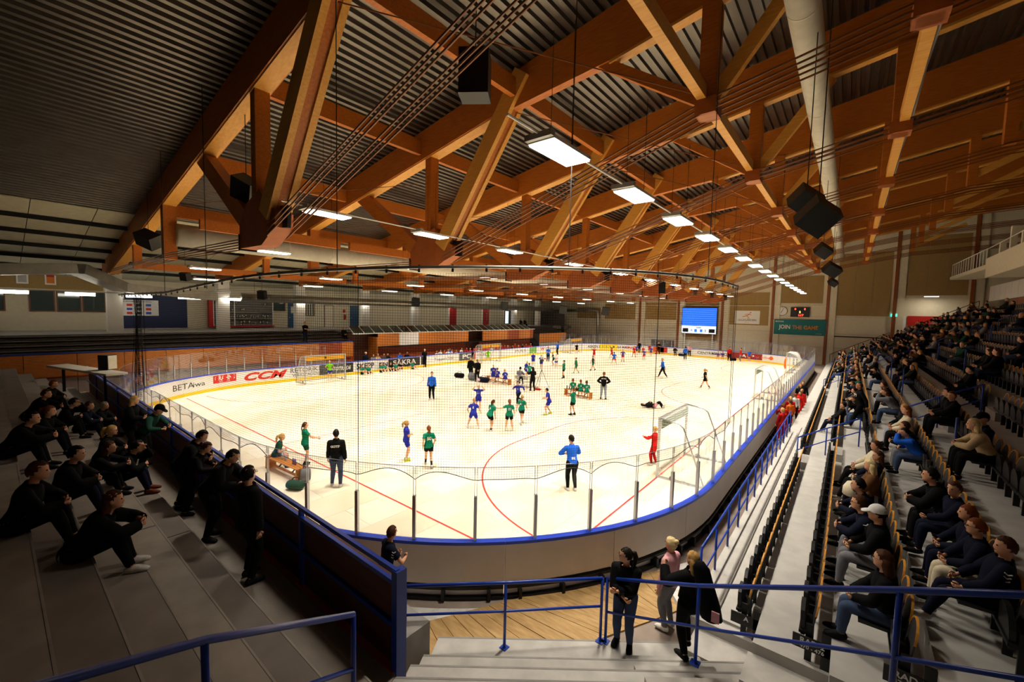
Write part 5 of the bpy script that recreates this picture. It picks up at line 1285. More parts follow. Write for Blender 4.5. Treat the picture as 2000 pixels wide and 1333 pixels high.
on_floor(1178, 780, 1.80, 0, 'hips', 'jacket', BK, 'c_lightjeans', 'shoe_black', ('short', 'hair_red'), 'man in black jacket and grey jeans with both hands on hips', number=('SKÖVDE', 'b', .045, .06))
on_floor(919, 740, 1.80, 200, 'stand', 'jacket', BK, BK, 'shoe_black', ('short', 'hair_red'), 'slim man in black standing between dark bags')
on_floor(932, 746, 1.80, 15, 'handsback', 'puffer', BK, BK, 'shoe_black', ('buzz', 'hair_grey'), 'bald heavy man in black coat with hands behind his back')
on_floor(963, 750, 1.50, 5, 'stand', 'kit', B_, B_, 'shoe_white', ('short', 'hair_pale'), 'child in blue shirt number 17 standing before the blue team bench', number=('17', 'b'))
on_floor(1040, 764, 1.72, 20, 'forward', 'jacket', BK, BK, 'shoe_black', ('long', 'hair_dark'), 'person in black jacket operating a camera on a tripod')
on_floor(1070, 708, 1.80, 185, 'folded', 'long', 'c_royal', BK, 'shoe_white', ('short', 'hair_dark'), 'man in blue jacket with folded arms in front of the left boards')
on_floor(1041, 717, 1.50, 170, 'stand2', 'kit', B_, B_, 'shoe_white', ('short', 'hair_pale'), 'fair child in blue kit behind the camera tripod', number=('9', 'f'))
on_floor(1057, 722, 1.48, 175, 'walk', 'kit', B_, B_, 'shoe_white', ('short', 'hair_blond'), 'fair child in blue kit beside a loose red ball', number=('6', 'f'))
on_floor(1026, 737, 1.46, -60, 'guard', 'kit', B_, B_, 'shoe_white', ('short', 'hair_pale'), 'small fair child in blue and white behind the score table')
on_floor(1034, 742, 1.46, 20, 'guard', 'kit', G, BK, 'shoe_white', ('short', 'hair_red'), 'child in green kit behind the score table', number=('4', 'b'))
on_floor(1086, 719, 1.46, 175, 'folded', 'kit', 'c_white', B_, 'shoe_white', ('short', 'hair_pale'), 'child in white shirt and blue shorts with folded arms')
on_floor(1081, 714, 1.48, 100, 'guard', 'kit', 'c_dkgreen', BK, 'shoe_white', ('short', 'hair_blond'), 'child in dark green half hidden behind one in white')
on_floor(1101, 739, 1.56, 95, 'forward', 'kitsock', G, BK, 'shoe_black', ('short', 'hair_dark'), 'tall dark-haired child in green with black knee pads', socks='sock_black')
on_floor(1125, 730, 1.50, 100, 'walk', 'kit', G, G, 'shoe_white', ('bun', 'hair_red'), 'child in green shirt and green shorts walking', socks='sock_black')
on_floor(1158, 724, 1.46, 110, 'walk', 'kit', 'c_dkgreen', G, 'shoe_black', ('short', 'hair_brown'), 'child in dark green kit below the one in red', socks='sock_black')
on_floor(1160, 702, 1.48, 160, 'throw', 'kit', 'c_red', 'c_red', 'shoe_white', ('short', 'hair_blond'), 'child in red kit raising both arms')
on_floor(1199, 712, 1.46, 0, 'wide', 'kit', 'c_royal', 'c_red', 'shoe_white', ('short', 'hair_dark'), 'child in blue bib and red shorts seen from behind')
on_floor(1195, 701, 1.50, 90, 'run', 'kit', 'c_red', 'c_red', 'shoe_white', ('pony', 'hair_brown'), 'child in red kit running behind one in a blue bib')
on_floor(1216, 707, 1.46, 180, 'hips', 'kitsock', 'c_purple', 'c_red', 'shoe_black', ('short', 'hair_brown'), 'child in purple bib and red shorts facing the near end', socks='sock_black')
on_floor(1238, 699, 1.50, 30, 'stride', 'kitsock', 'c_red', 'c_red', 'shoe_white', ('short', 'hair_blond'), 'child in red kit with black socks beside a coach in black', socks='sock_black')
on_floor(1248, 690, 1.76, 200, 'stand', 'long', BK, BK, 'shoe_black', ('short', 'hair_brown'), 'coach in black by the far red team')
on_floor(1243, 693, 1.40, 190, 'stand2', 'kit', 'c_purple', 'c_navy', 'shoe_black', ('short', 'hair_dark'), 'small child in purple bib in front of the black-clad coach')
on_floor(1258, 704, 1.46, 150, 'guard', 'kit', 'c_purple', 'c_red', 'shoe_white', ('short', 'hair_red'), 'child in purple bib and red shorts moving')
on_floor(1271, 697, 1.40, 180, 'stand', 'kit', 'c_purple', 'c_purple', 'shoe_white', ('short', 'hair_red'), 'small child in purple standing by the seated red team')
on_floor(1286, 692, 1.78, 190, 'folded', 'long', BK, BK, 'shoe_black', ('short', 'hair_brown'), 'coach in black T-shirt with folded arms by the orange advert')
on_floor(1318, 695, 1.66, 185, 'sit', 'long', BK, BK, 'shoe_black', ('short', 'hair_dark'), 'person in black sitting at a small table by the far boards')
on_floor(1294, 739, 1.80, 80, 'stride', 'long', 'c_royal', BK, 'shoe_white', ('short', 'hair_blond'), 'man in bright blue jacket striding across the middle of the floor')
on_floor(1377, 760, 1.56, 75, 'stride', 'kitsock', BK, BK, 'shoe_white', ('pony', 'hair_blond'), 'girl in black kit with a ponytail walking with long steps', socks='sock_black', number=('5', 'b'))
on_floor(1338, 704, 1.76, 10, 'stand', 'long', 'c_royal', BK, 'shoe_white', ('short', 'hair_dark'), 'person in bright blue jacket by the far boards')
on_floor(1346, 697, 1.66, 190, 'forward', 'long', 'c_pink', BK, 'shoe_white', ('long', 'hair_dark'), 'woman in pink and black holding something by the far boards')
on_floor(1424, 705, 1.78, 195, 'stand2', 'long', 'c_red', BK, 'shoe_black', ('short', 'hair_dark'), 'man in red jacket standing beside the seated children by the far boards')
on_floor(1446, 707, 1.76, 100, 'stand', 'long', 'c_red', 'c_grey', 'shoe_white', ('short', 'hair_brown'), 'man in red jacket and grey trousers before the maroon advert')
on_floor(1463, 706, 1.46, 160, 'stand', 'kit', 'c_royal', 'c_red', 'shoe_white', ('short', 'hair_blond'), 'child in blue shirt before the maroon advert')
on_floor(1474, 707, 1.40, -100, 'sit', 'kit', 'c_red', 'c_royal', 'shoe_white', ('short', 'hair_red'), 'child in red shirt and blue shorts sitting by the maroon advert')
for px, lab in ((1402, 'first of two children in purple sitting by the far boards'), (1411, 'second of two children in purple sitting by the far boards')):
    on_floor(px, 703, 1.40, 180, 'bench', 'kit', 'c_purple', 'c_red', 'shoe_white', ('short', 'hair_red'), lab)
for i, px in enumerate((1256, 1262, 1268, 1276, 1281)): on_floor(px, 692-i % 2*3, 1.40, 180+i*9, ['bench', 'floorsit', 'stand'][i % 3], 'kit', 'c_red', 'c_red', 'shoe_white', ('short', ['hair_brown', 'hair_red', 'hair_blond'][i % 3]), 'child of the red team gathered by the far boards', group='red team by the far boards')
# goalkeepers
on_floor(1277, 909, 1.46, 70, 'forward', 'long', 'c_red', 'c_red', 'shoe_white', ('short', 'hair_blond'), 'goalkeeper child in long red shirt beside the post of the nearest goal')
on_floor(644, 742, 1.50, 190, 'hips', 'kit', 'c_lime', 'c_blue', 'shoe_white', ('buzz', 'hair_pale'), 'goalkeeper in lime green shirt in the goal lettered R')
on_floor(953, 707, 1.46, 190, 'guard', 'kit', 'c_lime', 'c_lime', 'shoe_white', ('short', 'hair_red'), 'goalkeeper in pale green in the middle left goal')
on_floor(1126, 692, 1.50, 185, 'stand', 'kit', BK, BK, 'shoe_white', ('short', 'hair_dark'), 'goalkeeper in black in the far corner goal')
on_floor(1534, 722, 1.46, 60, 'stand', 'long', 'c_orange', 'c_orange', 'shoe_white', ('short', 'hair_blond'), 'goalkeeper in orange by the goal next to the orange disc advert')
on_floor(1089, 693, 1.78, 60, 'stand', 'long', 'c_royal', BK, 'shoe_black', ('short', 'hair_dark'), 'man in blue jacket standing by the left boards near the far corner')
on_floor(829, 717, 1.78, 185, 'handsback', 'jacket', BK, BK, 'shoe_black', ('buzz', 'hair_pale'), 'bald man in black standing against the left boards')
# lying person
p = PZ(1279, 797, 0); ya = face_yaw(p, 0)
t = person((0, 0, 0), 0, 1.6, 'lying', dict(lf=(-.06, -.03, .17), rf=(.06, -.03, .24), lh=(-.04, .12, .66), rh=(.05, .13, .62), le=(-1, -.2, 0), re=(1, -.2, 0), pelvis=(0, 0, .53), fem=1, head=(30, 0)), 'jacket', BK, BK, 'shoe_white', ('long', 'hair_dark'), 'person in black and pink lying on the floor in front of the near goal')
t.rotation_euler = (math.radians(88), 0, face_yaw(p, -90)+.12); t.location = (p.x+.78*math.cos(ya), p.y+.78*math.sin(ya), .105)
slot('scarf', cloth_meshes(BODY[('lying', .0125)], 'kit')['bottom'], 'c_pink', t)
# children sitting against the left boards
sitters = [(707, 733, G, 'hair_red'), (720, 734, G, 'hair_blond'), (744, 729, G, 'hair_brown'), (751, 728, G, 'hair_red'), (763, 728, BK, 'hair_red'), (773, 727, G, 'hair_blond'), (781, 726, BK, 'hair_dark'), (806, 722, G, 'hair_dark')]
for i, (px, py, c, h) in enumerate(sitters):
    q = PX(px, py, XL+.42); person((XL+.45, q.y, .001), -PI/2+random.uniform(-.3, .3), 1.45, ['floorsit', 'floorsit2'][i % 2], PO[['floorsit', 'floorsit2'][i % 2]], 'kit', c, BK, 'shoe_white', ('short', h), 'child in %s kit sitting on the floor against the left boards' % ('green' if c == G else 'black'), 'children sitting against the left boards')
# benches
def bench(px0, py0, px1, py1, label):
    a, b = PZ(px0, py0), PZ(px1, py1); L = (b-a).length; t = thing('gym_bench', label, 'bench', a, math.atan2(b.y-a.y, b.x-a.x))
    for k in range(4): ob('slat', MB().box(0, L, -.17+.09*k, -.17+.09*k+.075, .40, .43), 'benchwood', t)
    for xx in (.05, L-.09): ob('end_board', MB().add([(xx, -.17, 0), (xx, .18, 0), (xx, .17, .4), (xx, -.16, .4), (xx+.04, -.17, 0), (xx+.04, .18, 0), (xx+.04, .17, .4), (xx+.04, -.16, .4)], [(0,1,2,3),(7,6,5,4),(0,4,5,1),(1,5,6,2),(2,6,7,3),(3,7,4,0)]), 'benchwood', t)
    ob('stretcher', MB().box(.09, L-.09, -.02, .02, .08, .16), 'benchwood', t)
    for xx in (L*.3, L*.7): ob('strut', MB().beam((xx, 0, .12), (xx+.3, 0, .4), .03, .04), 'blacksteel', t)
    return t, a, b
bn, a, b = bench(527, 912, 590, 941, 'varnished wooden bench just inside the glass with bottles on it')
q = a+(b-a)*.14; person((q.x, q.y+.05, .0), face_yaw(q, -90), 1.5, 'bench', PO['bench'], 'kit', 'c_dkgreen', 'c_grey', 'shoe_black', ('pony', 'hair_blond'), 'blond girl in dark green sitting on the bench just inside the glass')
M['bottle'] = mat('clear_bottle_plastic', '#b9c4cc', .2); M['bottlep'] = mat('purple_bottle', '#7a5aa8', .3)
def bottle(p, m_, label, h=.22, group=None):
    t = thing('bottle', label, 'bottle', p, 0, group); ob('bottle_body', MB().tube([(0, 0, 0), (0, 0, h*.7), (0, 0, h*.85), (0, 0, h*.9)], [.035, .035, .016, .014], 10), m_, t, True); ob('lid', MB().tube([(0, 0, h*.9), (0, 0, h)], .017, 8), 'whitepl', t)
for k, (f_, m_, lb_) in enumerate(((.38, 'bottle', 'clear drinking bottle on the bench inside the glass beside the girl'), (.48, 'bottle', 'clear drinking bottle in the middle of the bench inside the glass'), (.72, 'bottlep', 'purple drinking bottle on the bench inside the glass'), (.78, 'bottlep', 'second purple drinking bottle on the bench, next to the bench end'))):
    q = a+(b-a)*f_; bottle((q.x, q.y+.03, .43), m_, lb_)
def bag(px, py, sx, sy, sz, m_, label, rot=0):
    p = PZ(px, py); t = thing('sports_bag', label, 'bag', (p.x, p.y, 0), rot); n = 12; rings = []
    mb = MB(); ring_loft(mb, [(V((sx*u, 0, sz*.5)), V((0, sy*k, 0)), V((0, 0, sz*.5*k))) for u, k in ((-.52, .35), (-.48, .8), (-.3, 1.0), (0, .97), (.3, 1.0), (.48, .82), (.52, .35))], 12); ob('bag_body', mb, m_, t, True)
    ob('strap', MB().tube([(-sx*.25, 0, sz*.98), (-sx*.15, .05, sz*1.25), (sx*.15, .05, sz*1.25), (sx*.25, 0, sz*.98)], .018, 6), 'black', t); ob('zip', MB().box(-sx*.42, sx*.42, -.01, .01, sz*.985, sz*1.005), 'carpetgrey', t)
bag(577, 956, .5, .17, .28, 'c_dkgreen', 'green and black sports bag on the floor by the near bench', .5); bag(597, 940, .3, .14, .42, 'c_grey', 'grey backpack leaning at the end of the near bench', 1)
bag(897, 738, .8, .25, .4, 'c_black', 'dark sports bag lying alone before the two men in black', .3); bag(922, 743, .6, .28, .62, 'c_grey', 'grey sports bag standing between the two men in black', .2); bag(944, 747, .9, .26, .42, 'c_navy', 'navy sports bag beside the blue team bench', .2)
bag(1050, 762, .5, .14, .12, 'c_red', 'red jacket heaped at the foot of the camera tripod', 0)
for i, (px, py) in enumerate(((1300, 689), (1330, 696), (1432, 705), (1480, 707), (1494, 707))): bag(px, py, .7, .22, .36, ['c_black', 'c_navy'][i % 2], ['black sports bag before the grey gate', 'navy sports bag under the small table by the far boards', 'black sports bag beside the man in red jacket', 'navy sports bag before the maroon advert', 'black sports bag before the advert with an orange disc'][i], .2)
b2, a, b = bench(1104, 771, 1155, 781, 'varnished wooden bench of the green team with bottles on it')
for k, (f_, h, num) in enumerate(((.30, 'hair_red', '4'), (.60, 'hair_red', '9'), (.82, 'hair_brown', '17'))):
    q = a+(b-a)*f_; person((q.x, q.y, 0), face_yaw(q, 6), 1.48, 'bench', PO['bench'], 'kit', 'c_green', BK, 'shoe_white', ('pony' if k else 'braid', h), ['girl in green with a braid sitting among the bottles on the green team bench', 'girl in green in the middle of the green team bench', 'girl in green at the bottle-free end of the green team bench'][k], number=(num, 'b'))
for k, f_ in enumerate((.06, .16, .42, .46, .50)): q = a+(b-a)*f_; bottle((q.x, q.y, .43), 'black', 'dark drinking bottle on the green team bench', .26, 'bottles on the green team bench') 
b3, a, b = bench(952, 744, 996, 753, 'varnished wooden bench of the blue team beside the navy bag')
for k, (f_, h, num) in enumerate(((.45, 'hair_red', '1'), (.80, 'hair_blond', '11'))):
    q = a+(b-a)*f_; person((q.x, q.y, 0), face_yaw(q, 6+k*10), 1.48, 'bench', PO['bench'], 'kit', B_, B_, 'shoe_white', ('short', h), ['red-haired child in blue sitting on the blue team bench', 'fair child in blue sitting on the blue team bench'][k], number=(num, 'b'))
# score table, chairs, seated man, tripod
p = PZ(1022, 757); t = thing('folding_table', 'grey folding table of the scorekeeper on the playing floor', 'table', (p.x, p.y+.6, 0), .1)
ob('table_top', MB().box(-.8, .8, -.35, .35, .72, .75), 'greywall', t)
for sx in (-.7, .7):
    for sy in (-.3, .3): ob('leg', MB().tube([(sx, sy, 0), (sx, sy, .72)], .018, 6), 'alu', t)
M['laptop'] = mat('silver_laptop', '#9a9ca0', .4, metal=.5)
tl = thing('laptop', 'open silver laptop on the scorekeeper table', 'laptop', (p.x+.3, p.y+.6, .75), .1); ob('base', MB().box(-.17, .17, -.12, .12, 0, .02), 'laptop', tl); ob('lid', MB().beam((0, .12, .01), (0, .2, .23), .34, .012, (0, 1, 0)), 'laptop', tl)
for k, dx_ in enumerate((-.45, .35)):
    c = thing('folding_chair', ['grey folding chair with the scorekeeper on it', 'empty grey folding chair at the scorekeeper table'][k], 'chair', (p.x+dx_, p.y, 0), 0)
    ob('seat', MB().box(-.21, .21, -.2, .2, .43, .46), 'greywall', c); ob('backrest', MB().box(-.21, .21, -.23, -.2, .62, .86), 'greywall', c)
    for sx in (-.2, .2): ob('leg', MB().tube([(sx, -.26, 0), (sx, -.2, .45), (sx, -.215, .86)], .014, 6), 'alu', c); ob('leg', MB().tube([(sx, .2, 0), (sx, .15, .44)], .014, 6), 'alu', c)
person((p.x-.45, p.y, .15), .25, 1.76, 'sitlean', PO['sitlean'], 'long', 'c_grey', 'c_navy', 'shoe_black', ('short', 'hair_dark'), 'man in grey sweater sitting at the scorekeeper table')
p = PZ(1057, 757); t = thing('camera_tripod', 'tall black tripod with a small video camera on the playing floor', 'tripod', (p.x, p.y, 0))
for a_ in (0, 2.1, 4.2): ob('leg', MB().tube([(0, 0, 1.35), (.62*math.cos(a_+.3), .62*math.sin(a_+.3), 0)], .016, 6), 'blacksteel', t)
ob('column', MB().tube([(0, 0, 1.3), (0, 0, 1.95)], .02, 8), 'blacksteel', t); ob('camera_body', MB().box(-.08, .08, -.16, .12, 1.95, 2.1), 'black', t); ob('screen_hood', MB().box(-.14, .14, -.02, .02, 2.12, 2.3), 'whitepl', t)
M['ballp'] = mat('pink_white_ball', '#c46a78', .5, color2='#e8dfe0', scale=14); M['ballb'] = mat('blue_ball', '#3a58b0', .5, color2='#c8d0e0', scale=12)
def ball(p, m_, label): tag(ob('handball', MB().ell((0, 0, 0), (.088, .088, .088), 14, 10), m_, None, True, loc=p), label, 'ball')
q = PZ(934, 803); ball((q.x, q.y-.02, 1.76), 'ballp', 'pink and white ball just above the hands of the throwing child')
q = PZ(1064, 718); ball((q.x, q.y, .9), 'redtape', 'red ball in the air beside the fair child in blue'); q = PZ(1069, 762); ball((q.x, q.y, .09), 'ballb', 'blue ball on the floor behind the camera tripod')
# ---- people behind the left boards: team boxes and waiting children
cols = ['c_white', 'c_white', 'c_orange', 'c_white', 'c_white', 'c_royal', 'c_white', 'c_white', 'c_red', 'c_red', 'c_red', 'c_red', 'c_beige', 'c_red', 'c_red', 'c_red', 'c_white', 'c_red', 'c_red', 'c_red', 'c_red', 'c_red', 'c_black', 'c_red', 'c_red', 'c_black', 'c_red', 'c_red']
pxs = [853, 860, 868, 875, 882, 878, 891, 901, 911, 918, 925, 929, 935, 943, 948, 952, 960, 968, 972, 979, 985, 991, 1000, 1005, 1012, 1020, 1027, 1036]
cn_ = {'c_white': 'white', 'c_orange': 'orange', 'c_royal': 'blue', 'c_red': 'red', 'c_beige': 'beige', 'c_black': 'black'}
for i, (px, c) in enumerate(zip(pxs, cols)):
    x = XL-.55-(i % 3)*.55; y = PX(px, 690, x).y; pk = ['stand', 'stand2', 'folded', 'hips'][i % 4]; Hh = [1.45, 1.5, 1.4, 1.55][i % 4]
    person((x, y, .28 if pk == 'sit' else -.03), -PI/2+random.uniform(-.4, .4), Hh, pk, PO[pk], 'kit', c, c, 'shoe_white', (['short', 'pony', 'short'][i % 3], ['hair_blond', 'hair_brown', 'hair_red'][i % 3]), 'waiting child in %s behind the left boards' % cn_[c], 'waiting children in %s behind the left boards' % cn_[c])
lb_ = MB().box(-.2, .2, -.9, .9, .38, .42).mesh('seat_board'); lb_.materials.append(M['benchwood'])
for i, (px, c, h, lab) in enumerate([(737, 'c_beige', 'hair_grey', 'older person in a beige coat sitting behind the left boards'), (749, 'c_olive', 'hair_brown', 'person in an olive coat sitting behind the left boards'), (756, 'c_black', 'hair_dark', 'person in black sitting behind the left boards beside an olive coat'), (780, 'c_royal', 'hair_dark', 'person in a blue jacket sitting behind the left boards'), (794, 'c_black', 'hair_dark', 'dark-haired person in black sitting behind the wide black advert'), (728, 'c_grey', 'hair_brown', 'child in grey behind the gap in the left boards')]):
    x = XL-1.3; y = PX(px, 690, x).y; person((x, y, .12), -PI/2, 1.72, 'sit', PO['sit'], 'puffer', c, 'c_black', 'shoe_black', ('short', h), lab)
x = XL-1.0; y = PX(714, 690, x).y; person((x, y, -.03), -PI/2+.2, 1.8, 'stand2', PO['stand2'], 'jacket', 'c_navy', 'c_navy', 'shoe_black', ('buzz', 'hair_pale'), 'bald man in navy jacket standing behind the bold dark lettering')
ty = [PX(q, 690, XL-1.35).y for q in (722, 800)]
t = thing('team_bench', 'long plain bench behind the left boards', 'bench', (XL-1.35, (ty[0]+ty[1])/2, -.03)); ob('seat_board', MB().box(-.2, .2, (ty[0]-ty[1])/2-.6, (ty[1]-ty[0])/2+.6, .40, .45), 'benchwood', t)
for yy in (-.9, .9): ob('leg', MB().box(-.18, .18, yy*(ty[1]-ty[0])/2-.03, yy*(ty[1]-ty[0])/2+.03, 0, .4), 'benchwood', t)
x = -35.55; y = PX(596, 670, x).y; person((x, y, 2.63), -PI/2, 1.75, 'folded', PO['folded'], 'jacket', BK, 'c_navy', 'shoe_black', ('short', 'hair_red'), 'man in dark clothes standing on the left bleachers')
x = -36.3; y = PX(671, 655, x).y; person((x, y, 2.6), -PI/2, 1.6, 'sit', PO['sit'], 'puffer', BK, BK, 'shoe_black', ('pony', 'hair_blond'), 'person in black sitting on the left bleachers by the canopy end')
for i, px in enumerate((1016, 1024)): x = -38.9; y = PX(px, 640, x).y; person((x, y, 3.36), -PI/2, 1.7, 'sit', PO['sit'], 'puffer', BK, BK, 'shoe_black', ('short', 'hair_dark'), ['first', 'second'][i]+' of two people in black sitting above the canopy')
# ================================================================ SPECTATORS AND PEOPLE AT THE RAILS
# people at the foot of the corner steps
p = PZ(1217, 1262, .1); person((p.x, p.y, .1), face_yaw(p, 170), 1.68, 'railF', PO['railF'], 'puffer', BK, 'c_jeans', 'shoe_black', ('pony', 'hair_dark'), 'woman in black sweater and jeans with her hand on the blue railing', voxel=.0085, glasses=True)
p = Vector((-1.62, 6.45, 0)); person((p.x, p.y, .38), face_yaw(p, 40), 1.66, 'talk', PO['talk'], 'puffer', BK, BK, 'shoe_black', ('long', 'hair_blond'), 'woman in black with long fair hair raising a hand at the railing', voxel=.0085)
bgp = thing('shoulder_bag', 'big black coat and bag hanging from the arm of the fair-haired woman', 'bag', (-1.36, 6.3, 1.5)); mb = MB(); ring_loft(mb, [(V((-.12+.25*(.5-z_), 0, z_)), V((.15*k, .04, 0)), V((-.03, .10*k, 0))) for z_, k in ((-.30, .5), (-.26, .95), (-.05, 1.0), (.2, .8), (.42, .7), (.5, .3))], 12); ob('bag_body', mb, 'c_black', bgp, True)
ob('tag', MB().box(.1, .2, -.16, -.14, -.2, -.05), 'c_pink', bgp)
p = Vector((-2.2, 7.35, 0)); person((p.x, p.y, 0), face_yaw(p, 60), 1.66, 'stand', PO['stand'], 'long', 'c_pink', 'c_grey', 'shoe_white', ('bun', 'hair_pale'), 'blond woman in pink top standing beyond the fair-haired woman')
p = Vector((-5.55, 3.85, 0)); pr_ = person((p.x, p.y, .62), face_yaw(p, -70), 1.46, 'rail', PO['rail'], 'kit', 'c_navy', 'c_navy', 'shoe_white', ('short', 'hair_brown'), 'boy in navy shirt bending over the near corner boards', voxel=.01); chevrons(pr_, 'rail', 'kit', 3, 1, .01); chevrons(pr_, 'rail', 'kit', 3, -1, .01)
ob('platform', MB().box(-6.2, -4.9, 3.45, 4.2, -.03, .62), 'greymat', ends)
# people leaning on the parapet of the end stand
def at_par(px, py, H, rel, pk, kind, top, hair, label, y=2.42, **kw):
    q = PY(px, py, y+.1); return person((q.x, y, 1.245), rel, H, pk, PO[pk], kind, top, BK, 'shoe_black', hair, label, **kw)
at_par(497, 880, 1.82, .15, 'stand2', 'puffer', BK, ('short', 'hair_dark'), 'tall man in black standing at the parapet of the end stand', voxel=.0085, glasses=True)
at_par(418, 815, 1.80, -.75, 'fold', 'puffer', BK, ('short', 'hair_dark'), 'bearded man in black puffer jacket leaning on the parapet', voxel=.0085)
at_par(372, 815, 1.58, -.5, 'fold', 'jacket', BK, ('short', 'hair_brown'), 'child in dark jacket leaning on the parapet beside the puffer jacket')
at_par(360, 800, 1.76, -.5, 'fold', 'puffer', BK, ('short', 'hair_dark'), 'man in black leaning on the parapet behind a child')
at_par(285, 760, 1.80, -.7, 'fold', 'long', 'c_dkgreen', ('short', 'hair_dark'), 'bearded man in dark green shirt and black cap leaning on the parapet', cap='c_black')
at_par(262, 757, 1.70, -.6, 'rail', 'puffer', BK, ('long', 'hair_blond'), 'woman with fair hair beside the man in the black cap')
# spectators on the end stand terrace
def tier(j): return 2.61-.475*j, 1.24+.28*j
def on_tier(x, j, H, pk, kind, top, bot, hair, label, yaw=0, shoes='shoe_black', **kw):
    y, z = tier(j); return person((x, y-.13, z-.28), yaw, H, pk, PO[pk], kind, top, bot, shoes, hair, label, **kw)
on_tier(-11.7, 2, 1.78, 'tchin', 'jacket', BK, 'c_navy', ('short', 'hair_dark'), 'man in dark jacket with his chin in his hand on the end stand', -.4, 'shoe_brown', voxel=.0085)
on_tier(-13.6, 2, 1.66, 'tsit', 'jacket', BK, BK, ('pony', 'hair_blond'), 'fair-haired woman with glasses on the end stand', -.4, 'shoe_white', glasses=True)
on_tier(-11.2, 3, 1.66, 'tlean', 'jacket', BK, BK, ('long', 'hair_brown'), 'woman with brown hair on the end stand behind the man with brown shoes', -.4)
on_tier(-7.3, 4, 1.68, 'tlean', 'puffer', BK, BK, ('long', 'hair_brown'), 'woman with long brown hair sitting alone on the end stand', -.35, 'shoe_white', voxel=.0085)
on_tier(-16.6, 3, 1.74, 'tchin', 'jacket', BK, BK, ('short', 'hair_dark'), 'man with glasses leaning forward on the end stand', -.4, glasses=True)
on_tier(-17.2, 2, 1.7, 'tsit', 'jacket', 'c_navy', BK, ('short', 'hair_brown'), 'person in navy on the end stand before the man with glasses', -.4)
on_tier(-14.0, 4, 1.66, 'tsit', 'puffer', BK, BK, ('pony', 'hair_red'), 'woman with red ponytail on the end stand', -.4)
on_tier(-17.0, 4, 1.7, 'tlean', 'puffer', BK, BK, ('short', 'hair_brown'), 'person in black hunched high on the end stand', -.4)
on_tier(-20.5, 3, 1.7, 'tsit', 'puffer', BK, BK, ('short', 'hair_red'), 'red-haired person in black far along the end stand', -.4)
on_tier(-18.5, 1, 1.7, 'tsit', 'puffer', BK, BK, ('short', 'hair_grey'), 'grey-haired person in black low on the end stand', -.4)
on_tier(-12.0, 5, 1.74, 'tlean', 'puffer', BK, BK, ('short', 'hair_dark'), 'broad man in black on the upper end stand', -.35)
on_tier(-8.0, 5, 1.7, 'tsit', 'jacket', BK, BK, ('short', 'hair_brown'), 'person in black jacket on the upper end stand', -.35)
on_tier(-9.6, 4, 1.72, 'tsit', 'puffer', BK, 'c_navy', ('short', 'hair_dark'), 'dark-haired person in black beside the woman sitting alone', -.35)
